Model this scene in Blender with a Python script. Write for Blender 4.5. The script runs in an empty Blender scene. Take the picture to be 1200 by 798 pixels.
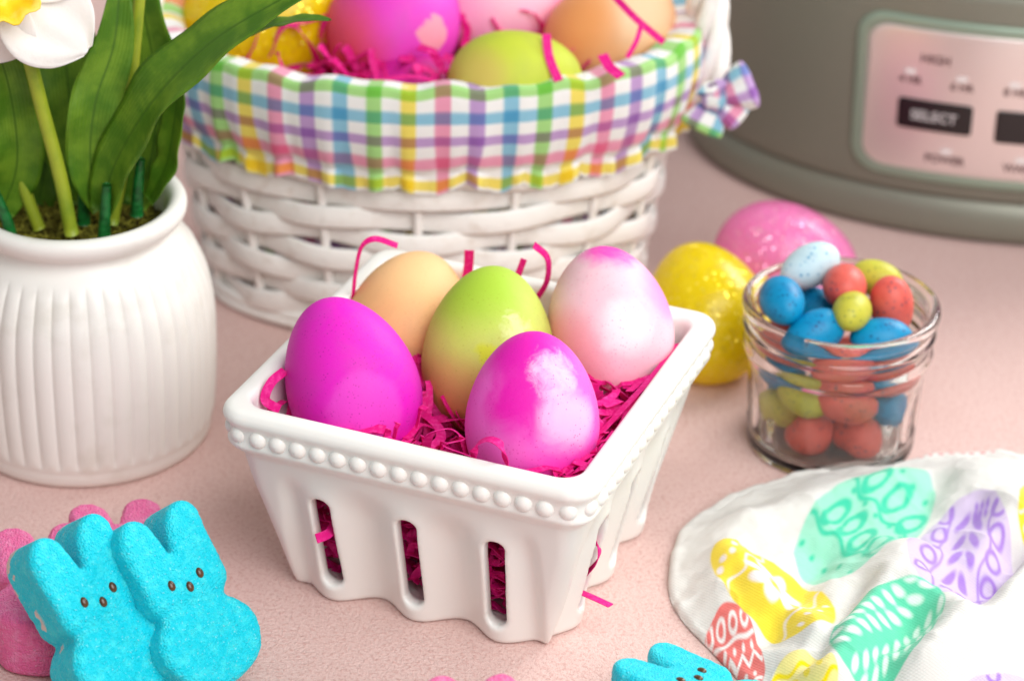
import bpy, math, random
import numpy as np
from mathutils import Matrix, Vector

random.seed(7); RNG = np.random.default_rng(7)
U = 0.0093                      # one working unit in metres
R = math.radians
SC = bpy.context.scene
COL = SC.collection

# ------------------------------------------------------------------ camera
F_PX, PITCH, ROLL, CAM_H = 3200.0, R(28.8), R(1.4), 55.2
CAM = np.array([1.23, 15.8 - CAM_H / math.tan(PITCH), CAM_H])
FW = np.array([0, math.cos(PITCH), -math.sin(PITCH)])
UP = np.array([0, math.sin(PITCH), math.cos(PITCH)])
RT = np.array([1.0, 0, 0]); BK = -FW
_c, _s = math.cos(ROLL), math.sin(ROLL)
cam_d = bpy.data.cameras.new('camera'); cam = bpy.data.objects.new('camera', cam_d); COL.objects.link(cam)
_r = _c * RT + _s * UP; _u = -_s * RT + _c * UP
cam.matrix_world = Matrix(((_r[0], _u[0], BK[0], CAM[0] * U), (_r[1], _u[1], BK[1], CAM[1] * U),
                           (_r[2], _u[2], BK[2], CAM[2] * U), (0, 0, 0, 1)))
cam_d.sensor_width = 36.0; cam_d.lens = 36.0 * F_PX / 1200.0
cam_d.clip_start = 0.05; cam_d.clip_end = 50
cam_d.dof.use_dof = True; cam_d.dof.focus_distance = 93.0 * U; cam_d.dof.aperture_fstop = 8.5
cam_d.dof.aperture_blades = 9
SC.camera = cam

def ray(px, py):
    x, y = px - 600.0, py - 399.0
    return FW + RT * ((_c * x + _s * y) / F_PX) - UP * ((-_s * x + _c * y) / F_PX)
def onz(px, py, z=0.0):
    d = ray(px, py); return CAM + d * ((z - CAM[2]) / d[2])
def ony(px, py, y):
    d = ray(px, py); return CAM + d * ((y - CAM[1]) / d[1])

# ------------------------------------------------------------------ light
W = bpy.data.worlds.new('World'); SC.world = W; W.use_nodes = True
W.node_tree.nodes['Background'].inputs[0].default_value = (0.95, 0.98, 1.0, 1)
W.node_tree.nodes['Background'].inputs[1].default_value = 0.38
def area(name, loc, tgt, size, size_y, power, col):
    l = bpy.data.lights.new(name, 'AREA'); l.shape = 'RECTANGLE'; l.size = size; l.size_y = size_y
    l.energy = power; l.color = col
    o = bpy.data.objects.new(name, l); COL.objects.link(o)
    o.location = loc
    o.rotation_euler = (Vector(tgt) - Vector(loc)).to_track_quat('-Z', 'Y').to_euler()
    return o
area('softbox_light', (0.75, 0.70, 0.68), (0.0, 0.03, 0.03), 0.55, 0.55, 12.5, (1.0, 0.99, 0.97))
area('front_fill_light', (0.42, -0.62, 0.85), (0.0, 0.0, 0.0), 0.9, 0.9, 15.0, (1.0, 1.0, 1.0))
vs = SC.view_settings
vs.view_transform = 'Standard'; vs.look = 'None'; vs.exposure = -0.12; vs.gamma = 1.0; vs.use_curve_mapping = False
SC.render.engine = 'CYCLES'
SC.cycles.use_denoising = True
SC.cycles.max_bounces = 14; SC.cycles.transmission_bounces = 12; SC.cycles.transparent_max_bounces = 12
SC.cycles.diffuse_bounces = 5; SC.cycles.caustics_refractive = True; SC.cycles.caustics_reflective = False
SC.cycles.sample_clamp_indirect = 6.0

# ------------------------------------------------------------------ materials
class NT:
    def __init__(s, m):
        s.t = m.node_tree; s.n = s.t.nodes; s.l = s.t.links
    def add(s, kind, **kw):
        n = s.n.new(kind)
        for k, v in kw.items(): setattr(n, k, v)
        return n
    def put(s, sock, v):
        if hasattr(v, 'links') or isinstance(v, bpy.types.NodeSocket): s.l.new(v, sock)
        else: sock.default_value = v
    def math(s, op, a, b=None, clamp=False):
        n = s.add('ShaderNodeMath', operation=op); n.use_clamp = clamp
        s.put(n.inputs[0], a)
        if b is not None: s.put(n.inputs[1], b)
        return n.outputs[0]
    def mix(s, f, a, b, mode='MIX'):
        n = s.add('ShaderNodeMix', data_type='RGBA', blend_type=mode)
        s.put(n.inputs[0], f); s.put(n.inputs[6], a if not isinstance(a, tuple) else c4(a)); s.put(n.inputs[7], b if not isinstance(b, tuple) else c4(b))
        return n.outputs[2]
    def noise(s, scale, detail=4, rough=.55, vec=None, dist=0.0):
        n = s.add('ShaderNodeTexNoise'); n.inputs['Scale'].default_value = scale
        n.inputs['Detail'].default_value = detail; n.inputs['Roughness'].default_value = rough
        n.inputs['Distortion'].default_value = dist
        s.l.new(vec if vec is not None else s.obj(), n.inputs['Vector']); return n.outputs['Fac']
    def vor(s, scale, out='Distance', vec=None, feature='F1'):
        n = s.add('ShaderNodeTexVoronoi', feature=feature); n.inputs['Scale'].default_value = scale
        s.l.new(vec if vec is not None else s.obj(), n.inputs['Vector']); return n.outputs[out]
    def ramp(s, f, lo, hi, a=0.0, b=1.0, smooth=True):
        n = s.add('ShaderNodeMapRange', interpolation_type='SMOOTHSTEP' if smooth else 'LINEAR')
        s.put(n.inputs[0], f)
        for i, v in enumerate((lo, hi, a, b)): n.inputs[i + 1].default_value = v
        return n.outputs[0]
    def obj(s):
        if not hasattr(s, '_o'): s._o = s.add('ShaderNodeTexCoord').outputs['Object']
        return s._o
    def bump(s, h, strength=.3, dist=.0005, normal=None):
        n = s.add('ShaderNodeBump'); n.inputs['Strength'].default_value = strength; n.inputs['Distance'].default_value = dist
        s.l.new(h, n.inputs['Height'])
        if normal is not None: s.l.new(normal, n.inputs['Normal'])
        return n.outputs[0]
def c4(c): return (c[0], c[1], c[2], 1.0)
def srgb(r, g, b):
    f = lambda v: ((v / 255 + .055) / 1.055) ** 2.4 if v > 10 else v / 255 / 12.92
    return (f(r), f(g), f(b))
def mat(name, base=(.8, .8, .8), rough=.5, metal=0.0, spec=.5, coat=0.0, sss=0.0, sss_r=(1, .6, .4), sss_s=.004, var=None, bump=None, trans=0.0, build=None, ior=1.5):
    m = bpy.data.materials.new(name); m.use_nodes = True
    nt = NT(m); b = nt.n['Principled BSDF']
    b.inputs['Base Color'].default_value = c4(base); b.inputs['Roughness'].default_value = rough
    b.inputs['Metallic'].default_value = metal; b.inputs['Specular IOR Level'].default_value = spec
    b.inputs['Coat Weight'].default_value = coat; b.inputs['Transmission Weight'].default_value = trans; b.inputs['IOR'].default_value = ior
    if sss:
        b.inputs['Subsurface Weight'].default_value = sss; b.inputs['Subsurface Radius'].default_value = sss_r; b.inputs['Subsurface Scale'].default_value = sss_s
    if var:                                  # (scale, other colour, lo, hi)
        f = nt.ramp(nt.noise(var[0], 5), var[2], var[3])
        nt.l.new(nt.mix(f, base, var[1]), b.inputs['Base Color'])
    if bump:                                 # (scale, strength, distance)
        nt.l.new(nt.bump(nt.noise(bump[0], 6, .6), bump[1], bump[2]), b.inputs['Normal'])
    if build: build(nt, b)
    return m

def table_build(nt, b):
    n1 = nt.noise(760, 6, .66, dist=.5); n2 = nt.noise(1700, 3, .6); n3 = nt.noise(14, 4)
    c = nt.mix(nt.ramp(n1, .46, .66, 0, .75), srgb(242, 208, 200), srgb(216, 166, 157))
    c = nt.mix(nt.ramp(n2, .55, .72, 0, .7), c, srgb(249, 226, 220))
    c = nt.mix(nt.ramp(n3, .40, .7, 0, .25), c, srgb(226, 184, 175))
    nt.l.new(c, b.inputs['Base Color'])
    h = nt.math('ADD', nt.math('MULTIPLY', n1, 1.0), nt.math('MULTIPLY', n2, .5))
    nt.l.new(nt.bump(h, .8, .0014), b.inputs['Normal'])
M_TABLE = mat('pink_plaster', rough=.72, spec=.3, build=table_build)
M_CERAMIC = mat('white_glaze', srgb(240, 238, 232), rough=.34, spec=.5, coat=.08, bump=(180, .05, .0004), sss=.15, sss_r=(1, .9, .8), sss_s=.002)
M_POT = mat('white_matte_ceramic', srgb(238, 235, 228), rough=.42, spec=.45, bump=(300, .06, .0003), var=(60, srgb(226, 222, 212), .5, .8))
def scuff(m, scale, lo):
    nt = NT(m); b = nt.n['Principled BSDF']; lk = b.inputs['Base Color'].links
    src = lk[0].from_socket if lk else tuple(b.inputs['Base Color'].default_value)[:3]
    f = nt.math('MULTIPLY', nt.ramp(nt.noise(scale * 9, 3, .7), .60, .68), nt.ramp(nt.noise(scale, 2), lo, lo + .03))
    nt.l.new(nt.mix(nt.math('MULTIPLY', f, .7), src, srgb(120, 108, 96)), b.inputs['Base Color'])
scuff(M_POT, 42, .735); scuff(M_CERAMIC, 48, .745)
M_PAPER = mat('hot_pink_paper', srgb(236, 24, 142), rough=.62, spec=.25, var=(700, srgb(250, 70, 168), .45, .7), bump=(2500, .25, .0002))
def translucent_paper(nt, b):
    tr = nt.add('ShaderNodeBsdfTranslucent'); tr.inputs[0].default_value = c4(srgb(240, 30, 140))
    mx = nt.add('ShaderNodeMixShader'); mx.inputs[0].default_value = .22
    out = nt.n['Material Output']
    nt.l.new(b.outputs[0], mx.inputs[1]); nt.l.new(tr.outputs[0], mx.inputs[2]); nt.l.new(mx.outputs[0], out.inputs[0])
translucent_paper(NT(M_PAPER), M_PAPER.node_tree.nodes['Principled BSDF'])
M_WICKER = mat('white_painted_reed', srgb(246, 243, 238), rough=.5, spec=.4, var=(160, srgb(226, 217, 208), .5, .8), bump=(500, .4, .0008))

def egg_mat(name, base, patches=(), speck=None, rough=.58, mottle=None):
    """patches: (direction, lo, hi, colour, noise scale, noise amount)"""
    def bld(nt, b):
        o = nt.obj()
        nrm = nt.add('ShaderNodeVectorMath', operation='NORMALIZE'); nt.l.new(o, nrm.inputs[0])
        c = None
        if mottle:
            c = nt.mix(nt.ramp(nt.noise(mottle[1], 4, .6), mottle[2], mottle[3]), base, mottle[0])
        else: c = nt.mix(nt.ramp(nt.noise(70, 7, .68, dist=.8), .38, .7, 0, .55), base, tuple(min(1, x * .80 + .03) for x in base))
        for (d, lo, hi, colr, ns, na) in patches:
            dt = nt.add('ShaderNodeVectorMath', operation='DOT_PRODUCT'); nt.l.new(nrm.outputs[0], dt.inputs[0])
            dd = Vector(d).normalized(); dt.inputs[1].default_value = dd
            n = nt.math('MULTIPLY', nt.math('SUBTRACT', nt.noise(ns, 5, .6, dist=.6), .5), na)
            f = nt.ramp(nt.math('ADD', dt.outputs['Value'], n), lo, hi)
            c = nt.mix(f, c, colr)
        if speck:
            v = nt.vor(speck[1]); f = nt.ramp(v, .0, speck[2], speck[3], 0.0)
            f = nt.math('MULTIPLY', f, nt.ramp(nt.noise(speck[1] * .23, 2), .36, .56))
            c = nt.mix(f, c, speck[0])
        nt.l.new(c, b.inputs['Base Color'])
        nt.l.new(nt.bump(nt.noise(1100, 4, .7), .22, .0004), b.inputs['Normal'])
    return mat(name, base, rough=rough, spec=.32, sss=.18, sss_r=(1, .6, .6), sss_s=.003, build=bld)
def cdir(a, b):                                # direction given on the camera's side of a ball
    v = a * RT + b * UP + math.sqrt(max(0, 1 - a * a - b * b)) * BK
    return tuple(v)

def glitter_mat(name, base, flake, flake2, transl):
    def bld(nt, b):
        c = nt.mix(nt.ramp(nt.noise(160, 3), .4, .7), base, tuple(min(1, x * 1.08 + .01) for x in base))
        nt.l.new(c, b.inputs['Base Color'])
        tr = nt.add('ShaderNodeBsdfTranslucent'); tr.inputs[0].default_value = c4(base)
        mx = nt.add('ShaderNodeMixShader'); mx.inputs[0].default_value = transl
        nt.l.new(b.outputs[0], mx.inputs[1]); nt.l.new(tr.outputs[0], mx.inputs[2])
        v = nt.add('ShaderNodeTexVoronoi'); v.inputs['Scale'].default_value = 620; nt.l.new(nt.obj(), v.inputs['Vector'])
        geo = nt.add('ShaderNodeNewGeometry')
        s1 = nt.add('ShaderNodeVectorMath', operation='SUBTRACT'); nt.l.new(v.outputs['Color'], s1.inputs[0]); s1.inputs[1].default_value = (.5, .5, .5)
        s2 = nt.add('ShaderNodeVectorMath', operation='SCALE'); nt.l.new(s1.outputs[0], s2.inputs[0]); s2.inputs['Scale'].default_value = 1.0
        s3 = nt.add('ShaderNodeVectorMath', operation='ADD'); nt.l.new(s2.outputs[0], s3.inputs[0]); nt.l.new(geo.outputs['Normal'], s3.inputs[1])
        s4 = nt.add('ShaderNodeVectorMath', operation='NORMALIZE'); nt.l.new(s3.outputs[0], s4.inputs[0])
        g = nt.add('ShaderNodeBsdfGlossy'); g.inputs['Roughness'].default_value = .3
        sep = nt.add('ShaderNodeSeparateColor'); nt.l.new(v.outputs['Color'], sep.inputs[0])
        nt.l.new(nt.mix(sep.outputs[1], flake, flake2), g.inputs['Color']); nt.l.new(s4.outputs[0], g.inputs['Normal'])
        mk = nt.math('MULTIPLY', nt.ramp(v.outputs['Distance'], .45, .3), nt.ramp(sep.outputs[2], .25, .3))
        m2 = nt.add('ShaderNodeMixShader'); nt.l.new(nt.math('MULTIPLY', mk, .5), m2.inputs[0])
        nt.l.new(mx.outputs[0], m2.inputs[1]); nt.l.new(g.outputs[0], m2.inputs[2])
        nt.l.new(m2.outputs[0], nt.n['Material Output'].inputs[0])
    return mat(name, base, rough=.25, spec=.5, build=bld)

def attr_mat(name, rough=.8, bumpf=None, sheen=.2, transl=0.0):
    def bld(nt, b):
        a = nt.add('ShaderNodeAttribute'); a.attribute_name = 'print'
        nt.l.new(a.outputs['Color'], b.inputs['Base Color'])
        b.inputs['Sheen Weight'].default_value = sheen
        nrm = bumpf(nt) if bumpf else None
        if nrm is not None: nt.l.new(nrm, b.inputs['Normal'])
        if transl:
            tr = nt.add('ShaderNodeBsdfTranslucent'); nt.l.new(a.outputs['Color'], tr.inputs[0])
            mx = nt.add('ShaderNodeMixShader'); mx.inputs[0].default_value = transl
            nt.l.new(b.outputs[0], mx.inputs[1]); nt.l.new(tr.outputs[0], mx.inputs[2]); nt.l.new(mx.outputs[0], nt.n['Material Output'].inputs[0])
    return mat(name, rough=rough, spec=.15, build=bld)
def weave(pitch, strength, dist):
    def f(nt):
        uv = nt.add('ShaderNodeUVMap').outputs[0]
        sp = nt.add('ShaderNodeSeparateXYZ'); nt.l.new(uv, sp.inputs[0])
        wob = nt.math('MULTIPLY', nt.noise(260, 3), 2.2)
        k = 2 * math.pi / (pitch * U)
        a = nt.math('SINE', nt.math('ADD', nt.math('MULTIPLY', sp.outputs[0], k), wob))
        b2 = nt.math('SINE', nt.math('ADD', nt.math('MULTIPLY', sp.outputs[1], k), wob))
        h = nt.math('ADD', nt.math('MULTIPLY', a, b2), nt.math('MULTIPLY', nt.noise(900, 3), .8))
        return nt.bump(h, strength, dist)
    return f

# ------------------------------------------------------------------ mesh helpers
def link(o, parent=None):
    COL.objects.link(o)
    if parent is not None: o.parent = parent
    return o
def mesh(name, V, Fc, m, parent=None, loc=None, smooth=True, uv=None, col=None):
    V = np.asarray(V, float).reshape(-1, 3) * U
    me = bpy.data.meshes.new(name)
    me.from_pydata(V.tolist(), [], [tuple(int(i) for i in f) for f in Fc] if not isinstance(Fc, np.ndarray) else Fc.tolist())
    if smooth: me.polygons.foreach_set('use_smooth', np.ones(len(me.polygons), bool))
    if col is not None:
        at = me.color_attributes.new('print', 'FLOAT_COLOR', 'POINT')
        cc = np.ones((len(V), 4), np.float32); cc[:, :3] = col; at.data.foreach_set('color', cc.ravel())
    if uv is not None:
        ul = me.uv_layers.new(name='UVMap'); li = np.empty(len(me.loops), np.int32); me.loops.foreach_get('vertex_index', li)
        ul.data.foreach_set('uv', (np.asarray(uv)[li] * U).astype(np.float32).ravel())
    me.materials.append(m); me.update()
    o = bpy.data.objects.new(name, me)
    if loc is not None: o.location = np.asarray(loc, float) * U
    return link(o, parent)
def tag(o, label, cat, group=None, kind=None):
    if label: o['label'] = label
    if cat: o['category'] = cat
    if group: o['group'] = group
    if kind: o['kind'] = kind
    return o
def thing(name, loc, label, cat, group=None):
    o = bpy.data.objects.new(name, None); o.empty_display_size = .01; o.location = np.asarray(loc, float) * U
    link(o); return tag(o, label, cat, group)
def copy(o, parent=None):
    c = o.copy(); link(c)
    if parent is not None: c.parent = parent
    return c
def gridf(nu, nv, cu=False, cv=False):
    i = np.arange(nu if cu else nu - 1); j = np.arange(nv if cv else nv - 1)
    I, J = np.meshgrid(i, j, indexing='ij'); I2 = (I + 1) % nu; J2 = (J + 1) % nv
    return np.stack([I * nv + J, I2 * nv + J, I2 * nv + J2, I * nv + J2], -1).reshape(-1, 4)
def lathe(prof, n=64, flute=None):
    P = np.array(prof, float); a = np.linspace(0, 2 * math.pi, n, endpoint=False)
    A, Rr = np.meshgrid(a, P[:, 0], indexing='ij'); Z = np.broadcast_to(P[:, 1], A.shape)
    if flute is not None: Rr = Rr + flute(A, Z)
    V = np.stack([Rr * np.cos(A), Rr * np.sin(A), Z], -1).reshape(-1, 3)
    return V, gridf(n, len(P), cu=True)
def spline(P, n):
    P = np.array(P, float); Q = np.vstack([2 * P[0] - P[1], P, 2 * P[-1] - P[-2]])
    t = np.linspace(0, len(P) - 1 - 1e-9, n); i = t.astype(int); u = (t - i)[:, None]
    a, b, c, d = Q[i], Q[i + 1], Q[i + 2], Q[i + 3]
    return .5 * (2 * b + (c - a) * u + (2 * a - 5 * b + 4 * c - d) * u ** 2 + (3 * b - a - 3 * c + d) * u ** 3)
def tube(P, r, n=8, caps=True):
    P = np.asarray(P, float); m = len(P); r = np.broadcast_to(np.asarray(r, float), (m,))
    T = np.gradient(P, axis=0); T /= np.linalg.norm(T, axis=1)[:, None] + 1e-9
    N = np.zeros_like(P); ref = np.array([.3, .2, .9]); 
    n0 = np.cross(T[0], ref); n0 /= np.linalg.norm(n0)
    for k in range(m):
        n0 = n0 - T[k] * (n0 @ T[k]); n0 /= np.linalg.norm(n0); N[k] = n0
    B = np.cross(T, N); a = np.linspace(0, 2 * math.pi, n, endpoint=False)
    V = P[:, None] + r[:, None, None] * (np.cos(a)[None, :, None] * N[:, None] + np.sin(a)[None, :, None] * B[:, None])
    Fc = gridf(m, n, cv=True).tolist()
    if caps: Fc += [list(range(n))[::-1], [(m - 1) * n + k for k in range(n)]]
    return V.reshape(-1, 3), Fc
def ribbon(P, w, nrm, thick=.025, cup=0.0, nv=3):
    """a strip with real thickness: P path, w widths, nrm rough facing"""
    P = np.asarray(P, float); m = len(P); w = np.broadcast_to(np.asarray(w, float), (m,))
    T = np.gradient(P, axis=0); T /= np.linalg.norm(T, axis=1)[:, None] + 1e-9
    nrm = np.broadcast_to(np.asarray(nrm, float), (m, 3)); S = np.cross(T, nrm); S /= np.linalg.norm(S, axis=1)[:, None] + 1e-9
    N = np.cross(S, T); x = np.linspace(-1, 1, nv)
    top = P[:, None] + (S * w[:, None] / 2)[:, None] * x[None, :, None] + N[:, None] * (cup * (x ** 2)[None, :, None] * w[:, None, None])
    bot = top - N[:, None] * thick
    V = np.concatenate([top, bot[:, ::-1]], 1)
    k = 2 * nv; Fc = gridf(m, k, cv=True).tolist() + [list(range(k))[::-1], [(m - 1) * k + q for q in range(k)]]
    return V.reshape(-1, 3), Fc
def join(parts):
    V, Fc, o = [], [], 0
    for v, f in parts:
        v = np.asarray(v, float).reshape(-1, 3); V.append(v); Fc += [[int(i) + o for i in q] for q in f]; o += len(v)
    return np.vstack(V), Fc
def rot_to(axis, spin=0.0):
    q = Vector((0, 0, 1)).rotation_difference(Vector(axis).normalized())
    return np.array((q.to_matrix() @ Matrix.Rotation(spin, 3, 'Z')))
def egg_mesh(L, D, axis=(0, 0, 1), n=56, m=36, k=.13):
    a = np.linspace(0.0, math.pi, m); z = L / 2 * np.cos(a); r = D / 2 * np.sin(a) * (1 - k * np.cos(a)) * (1 + k * k * .5)
    r[0] = r[-1] = 1e-4
    V, Fc = lathe(np.stack([r, z], 1), n)
    return V @ rot_to(axis).T, Fc
def surface_nets(Fv, lo, h):
    s = Fv < 0; nx, ny, nz = Fv.shape
    cnt = np.zeros((nx - 1, ny - 1, nz - 1), np.int8); acc = np.zeros((nx - 1, ny - 1, nz - 1, 3), np.float32)
    def corner(A, d): return A[d[0]:nx - 1 + d[0], d[1]:ny - 1 + d[1], d[2]:nz - 1 + d[2]]
    C = [(i, j, k) for i in (0, 1) for j in (0, 1) for k in (0, 1)]
    for a in C:
        for ax in range(3):
            if a[ax] == 0:
                b = list(a); b[ax] = 1
                fa, fb = corner(Fv, a), corner(Fv, b); x = (fa < 0) != (fb < 0)
                t = np.where(x, fa / np.where(x, fa - fb, 1), 0)
                cnt += x
                for q in range(3): acc[..., q] += np.where(x, a[q] + (t if q == ax else 0), 0)
    act = cnt > 0; idx = -np.ones(act.shape, np.int64); idx[act] = np.arange(act.sum())
    base = np.argwhere(act); V = (base + acc[act] / cnt[act][:, None]) * h + np.asarray(lo)
    Q = []
    for ax in range(3):
        b, c = (ax + 1) % 3, (ax + 2) % 3
        s0 = [slice(None)] * 3; s1 = [slice(None)] * 3
        s0[ax] = slice(0, -1); s1[ax] = slice(1, None)
        for q in (b, c): s0[q] = slice(1, -1); s1[q] = slice(1, -1)
        A, B = s[tuple(s0)], s[tuple(s1)]
        for flip in (False, True):
            e = np.argwhere((A & ~B) if not flip else (~A & B))
            if not len(e): continue
            e[:, b] += 1; e[:, c] += 1
            def g(db, dc):
                k = e.copy(); k[:, b] -= db; k[:, c] -= dc
                return idx[k[:, 0], k[:, 1], k[:, 2]]
            q4 = np.stack([g(1, 1), g(0, 1), g(0, 0), g(1, 0)], 1)
            Q.append(q4 if not flip else q4[:, ::-1])
    return V, np.vstack(Q)
def smax(a, b, k):
    h = np.clip(.5 + .5 * (a - b) / k, 0, 1); return b + (a - b) * h + k * h * (1 - h)
def smin(a, b, k): return -smax(-a, -b, k)
def sstep(x, a, b):
    t = np.clip((x - a) / (b - a), 0, 1); return t * t * (3 - 2 * t)
def vnoise(x, y, seed=0):
    xi = np.floor(x).astype(np.int64); yi = np.floor(y).astype(np.int64); fx = x - xi; fy = y - yi
    fx = fx * fx * (3 - 2 * fx); fy = fy * fy * (3 - 2 * fy)
    def hsh(a, b):
        n = (a * 374761393 + b * 668265263 + seed * 1442695041) & 0x7fffffff
        n = ((n ^ (n >> 13)) * 1274126177) & 0x7fffffff
        return ((n ^ (n >> 16)) & 0xffff) / 65535.0
    return (hsh(xi, yi) * (1 - fx) + hsh(xi + 1, yi) * fx) * (1 - fy) + (hsh(xi, yi + 1) * (1 - fx) + hsh(xi + 1, yi + 1) * fx) * fy

# ------------------------------------------------------------------ tabletop
V = np.array([(x, y, z) for x in (-110, 110) for y in (-70, 110) for z in (-3, 0)])
tb = mesh('tabletop', V, [(0, 1, 3, 2), (4, 6, 7, 5), (0, 4, 5, 1), (2, 3, 7, 6), (0, 2, 6, 4), (1, 5, 7, 3)], M_TABLE, smooth=False)
tag(tb, 'pale pink textured plaster tabletop under everything', None, kind='structure')

# ------------------------------------------------------------------ berry basket (ceramic)
BYAW = R(-21.5)
def bw(u, v, z=0.0):                            # basket-local to world
    c, s = math.cos(BYAW), math.sin(BYAW); return np.array([c * u - s * v, s * u + c * v, z])
BH, SLOTS = 7.9, (-3.2, 0.0, 3.2)
def berry_half(z):
    h = 5.05 + 1.35 * np.clip(z / 6.0, 0, 1) ** 1.05
    return h + .42 * sstep(z, 5.9, 6.55) + .16 * sstep(z, 7.1, 7.55) - .05 * sstep(z, 6.5, 6.8)
def build_berry():
    hs = .085; lo = np.array([-7.4, -7.4, -.25]); n = [int(14.8 / hs) + 1] * 2 + [int(8.5 / hs) + 1]
    X, Y, Z = np.meshgrid(*[lo[i] + hs * np.arange(n[i]) for i in range(3)], indexing='ij')
    X = X.astype(np.float32); Y = Y.astype(np.float32); Z = Z.astype(np.float32)
    aX, aY = np.abs(X), np.abs(Y); side_x = aX > aY
    u = np.where(side_x, Y, X); w = .40 * (1 - sstep(Z, 3.8, 5.8)) * (1 - sstep(np.abs(u), 4.2, 5.0))
    wave = w * (np.cos(2 * math.pi * u / 3.2)) - .04 * (1 - sstep(Z, 4.5, 5.6)) * (1 - sstep(np.abs(u), 4.4, 5.1))
    def rbox(half, rc):
        dx = aX - half + rc; dy = aY - half + rc
        return np.sqrt(np.maximum(dx, 0) ** 2 + np.maximum(dy, 0) ** 2) + np.minimum(np.maximum(dx, dy), 0) - rc
    H = berry_half(Z); rc = .62 + .40 * sstep(Z, 4.5, 7)
    out = rbox(H, rc) - wave
    out = smax(out, -Z, .25); out = smax(out, Z - BH, .42)
    th = .62 + .12 * sstep(Z, 5.8, 6.6)
    inn = rbox(np.minimum(H, 5.05 + 1.35 * np.clip(Z / 6, 0, 1) ** 1.05 + .12 * sstep(Z, 6, 7.9) + .30 * sstep(Z, 5.65, 6.6)) - th, np.maximum(rc - .3, .3)) - wave
    inn = smax(inn, .55 - Z, .5)
    d = smax(out, -inn, .30)
    for sc in SLOTS:
        zz = np.clip(Z, 1.12, 4.35); sl = np.sqrt((u - sc * (1 + .012 * (Z - 2.7))) ** 2 + (Z - zz) ** 2) - (.36)
        d = smax(d, -sl, .22)
    # foot ring is open underneath: shallow hollow
    d = smax(d, -np.maximum(rbox(4.2, .6), Z - .25), .15)
    return surface_nets(d, lo, hs)
Vb, Fb = build_berry()
berry = thing('berry_basket', (0, 0, 0), 'square white ceramic berry basket with beaded rim and slotted sides, full of dyed eggs', 'basket')
berry.rotation_euler = (0, 0, BYAW)
mesh('basket_body', Vb, Fb, M_CERAMIC, berry)
a = np.linspace(0, math.pi * .62, 7); prof = np.stack([0.34 * np.sin(a) + 1e-4, .26 * np.cos(a)], 1)
bv, bf = lathe(prof, 16); bead_me = None
hb = float(berry_half(np.array(6.92)))
for sd in range(4):
    ang = sd * math.pi / 2
    for k in range(17):
        t = -6.05 + 12.1 * k / 16
        if bead_me is None:
            Vr = bv @ rot_to((0, -1, 0)).T
            o = mesh('bead', Vr, bf, M_CERAMIC, berry); bead_me = o.data
        else:
            o = bpy.data.objects.new('bead', bead_me); link(o, berry)
        c, s = math.cos(ang), math.sin(ang); p = (t, -hb + .07 + (.10 if abs(t) > 5.9 else 0), 6.92)
        o.location = (np.array([c * p[0] - s * p[1], s * p[0] + c * p[1], p[2]])) * U; o.rotation_euler = (0, 0, ang)

# ------------------------------------------------------------------ dyed eggs in the berry basket
MG = srgb(226, 18, 178)
M_E = {
 'magenta': egg_mat('dye_magenta', srgb(226, 24, 190), [(cdir(.25, -.45), .78, .90, srgb(230, 64, 198), 60, .22), (cdir(-.9, .1), .6, 1.0, srgb(212, 36, 170), 50, .1)], speck=(srgb(150, 8, 120), 720, .30, .6)),
 'green': egg_mat('dye_green', srgb(200, 210, 98), [(cdir(-.15, .92), .45, 1.0, srgb(170, 204, 58), 50, .35), (cdir(.40, .36), .95, 1.0, srgb(212, 222, 146), 260, .14), (cdir(-.35, -.8), .50, .98, srgb(206, 160, 96), 30, .16), (cdir(-.05, .0), .98, 1.0, srgb(204, 214, 44), 160, .05)], speck=(srgb(150, 150, 30), 720, .30, .45)),
 'front': egg_mat('dye_pink_magenta', srgb(238, 104, 202), [(cdir(-.05, .85), .72, .97, srgb(228, 24, 176), 70, .22), (cdir(-.24, .20), .76, 1.0, srgb(228, 18, 172), 90, .26), (cdir(.3, -.95), .45, .9, srgb(228, 44, 182), 60, .25), (cdir(.55, .0), .80, 1.0, srgb(249, 186, 226), 90, .24), (cdir(.30, .60), .90, 1.0, srgb(251, 190, 226), 170, .22)], speck=(srgb(206, 20, 150), 720, .30, .7)),
 'pale': egg_mat('dye_pale_pink', srgb(244, 198, 208), [(cdir(-.02, .99), .86, 1.0, srgb(234, 70, 178), 110, .16), (cdir(.8, .55), .80, 1.0, srgb(242, 150, 204), 50, .18), (cdir(-.7, -.45), .60, 1.0, srgb(240, 158, 166), 40, .2), (cdir(.2, .0), .85, 1.0, srgb(246, 224, 226), 50, .25)], speck=(srgb(232, 120, 160), 720, .30, .55)),
 'peach': egg_mat('shell_peach', srgb(236, 182, 124), [(cdir(0, .9), .5, 1.0, srgb(242, 194, 138), 40, .2)], speck=(srgb(190, 130, 80), 720, .30, .3)),
}
EGGS = []      # (centre, axis, L, D) used to keep the paper out of the eggs
def egg(name, label, centre, axis, L, D, m, group=None):
    v, f = egg_mesh(L, D, axis); o = mesh(name, v, f, m, loc=centre)
    EGGS.append((np.array(centre), np.array(axis) / np.linalg.norm(axis), L, D))
    return tag(o, label, 'egg', group)
G1 = 'dyed eggs in the ceramic berry basket'
egg('dyed_egg', 'solid magenta dyed egg with a paler patch, in the white ceramic berry basket', onz(411, 446, 7.5), -.36 * RT + .93 * UP + .05 * BK, 6.1, 4.62, M_E['magenta'], G1)
egg('dyed_egg', 'lime green dyed egg fading to brown at its base, in the ceramic basket', onz(573, 412, 7.4), .06 * RT + .98 * UP - .2 * BK, 6.3, 4.72, M_E['green'], G1)
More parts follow.
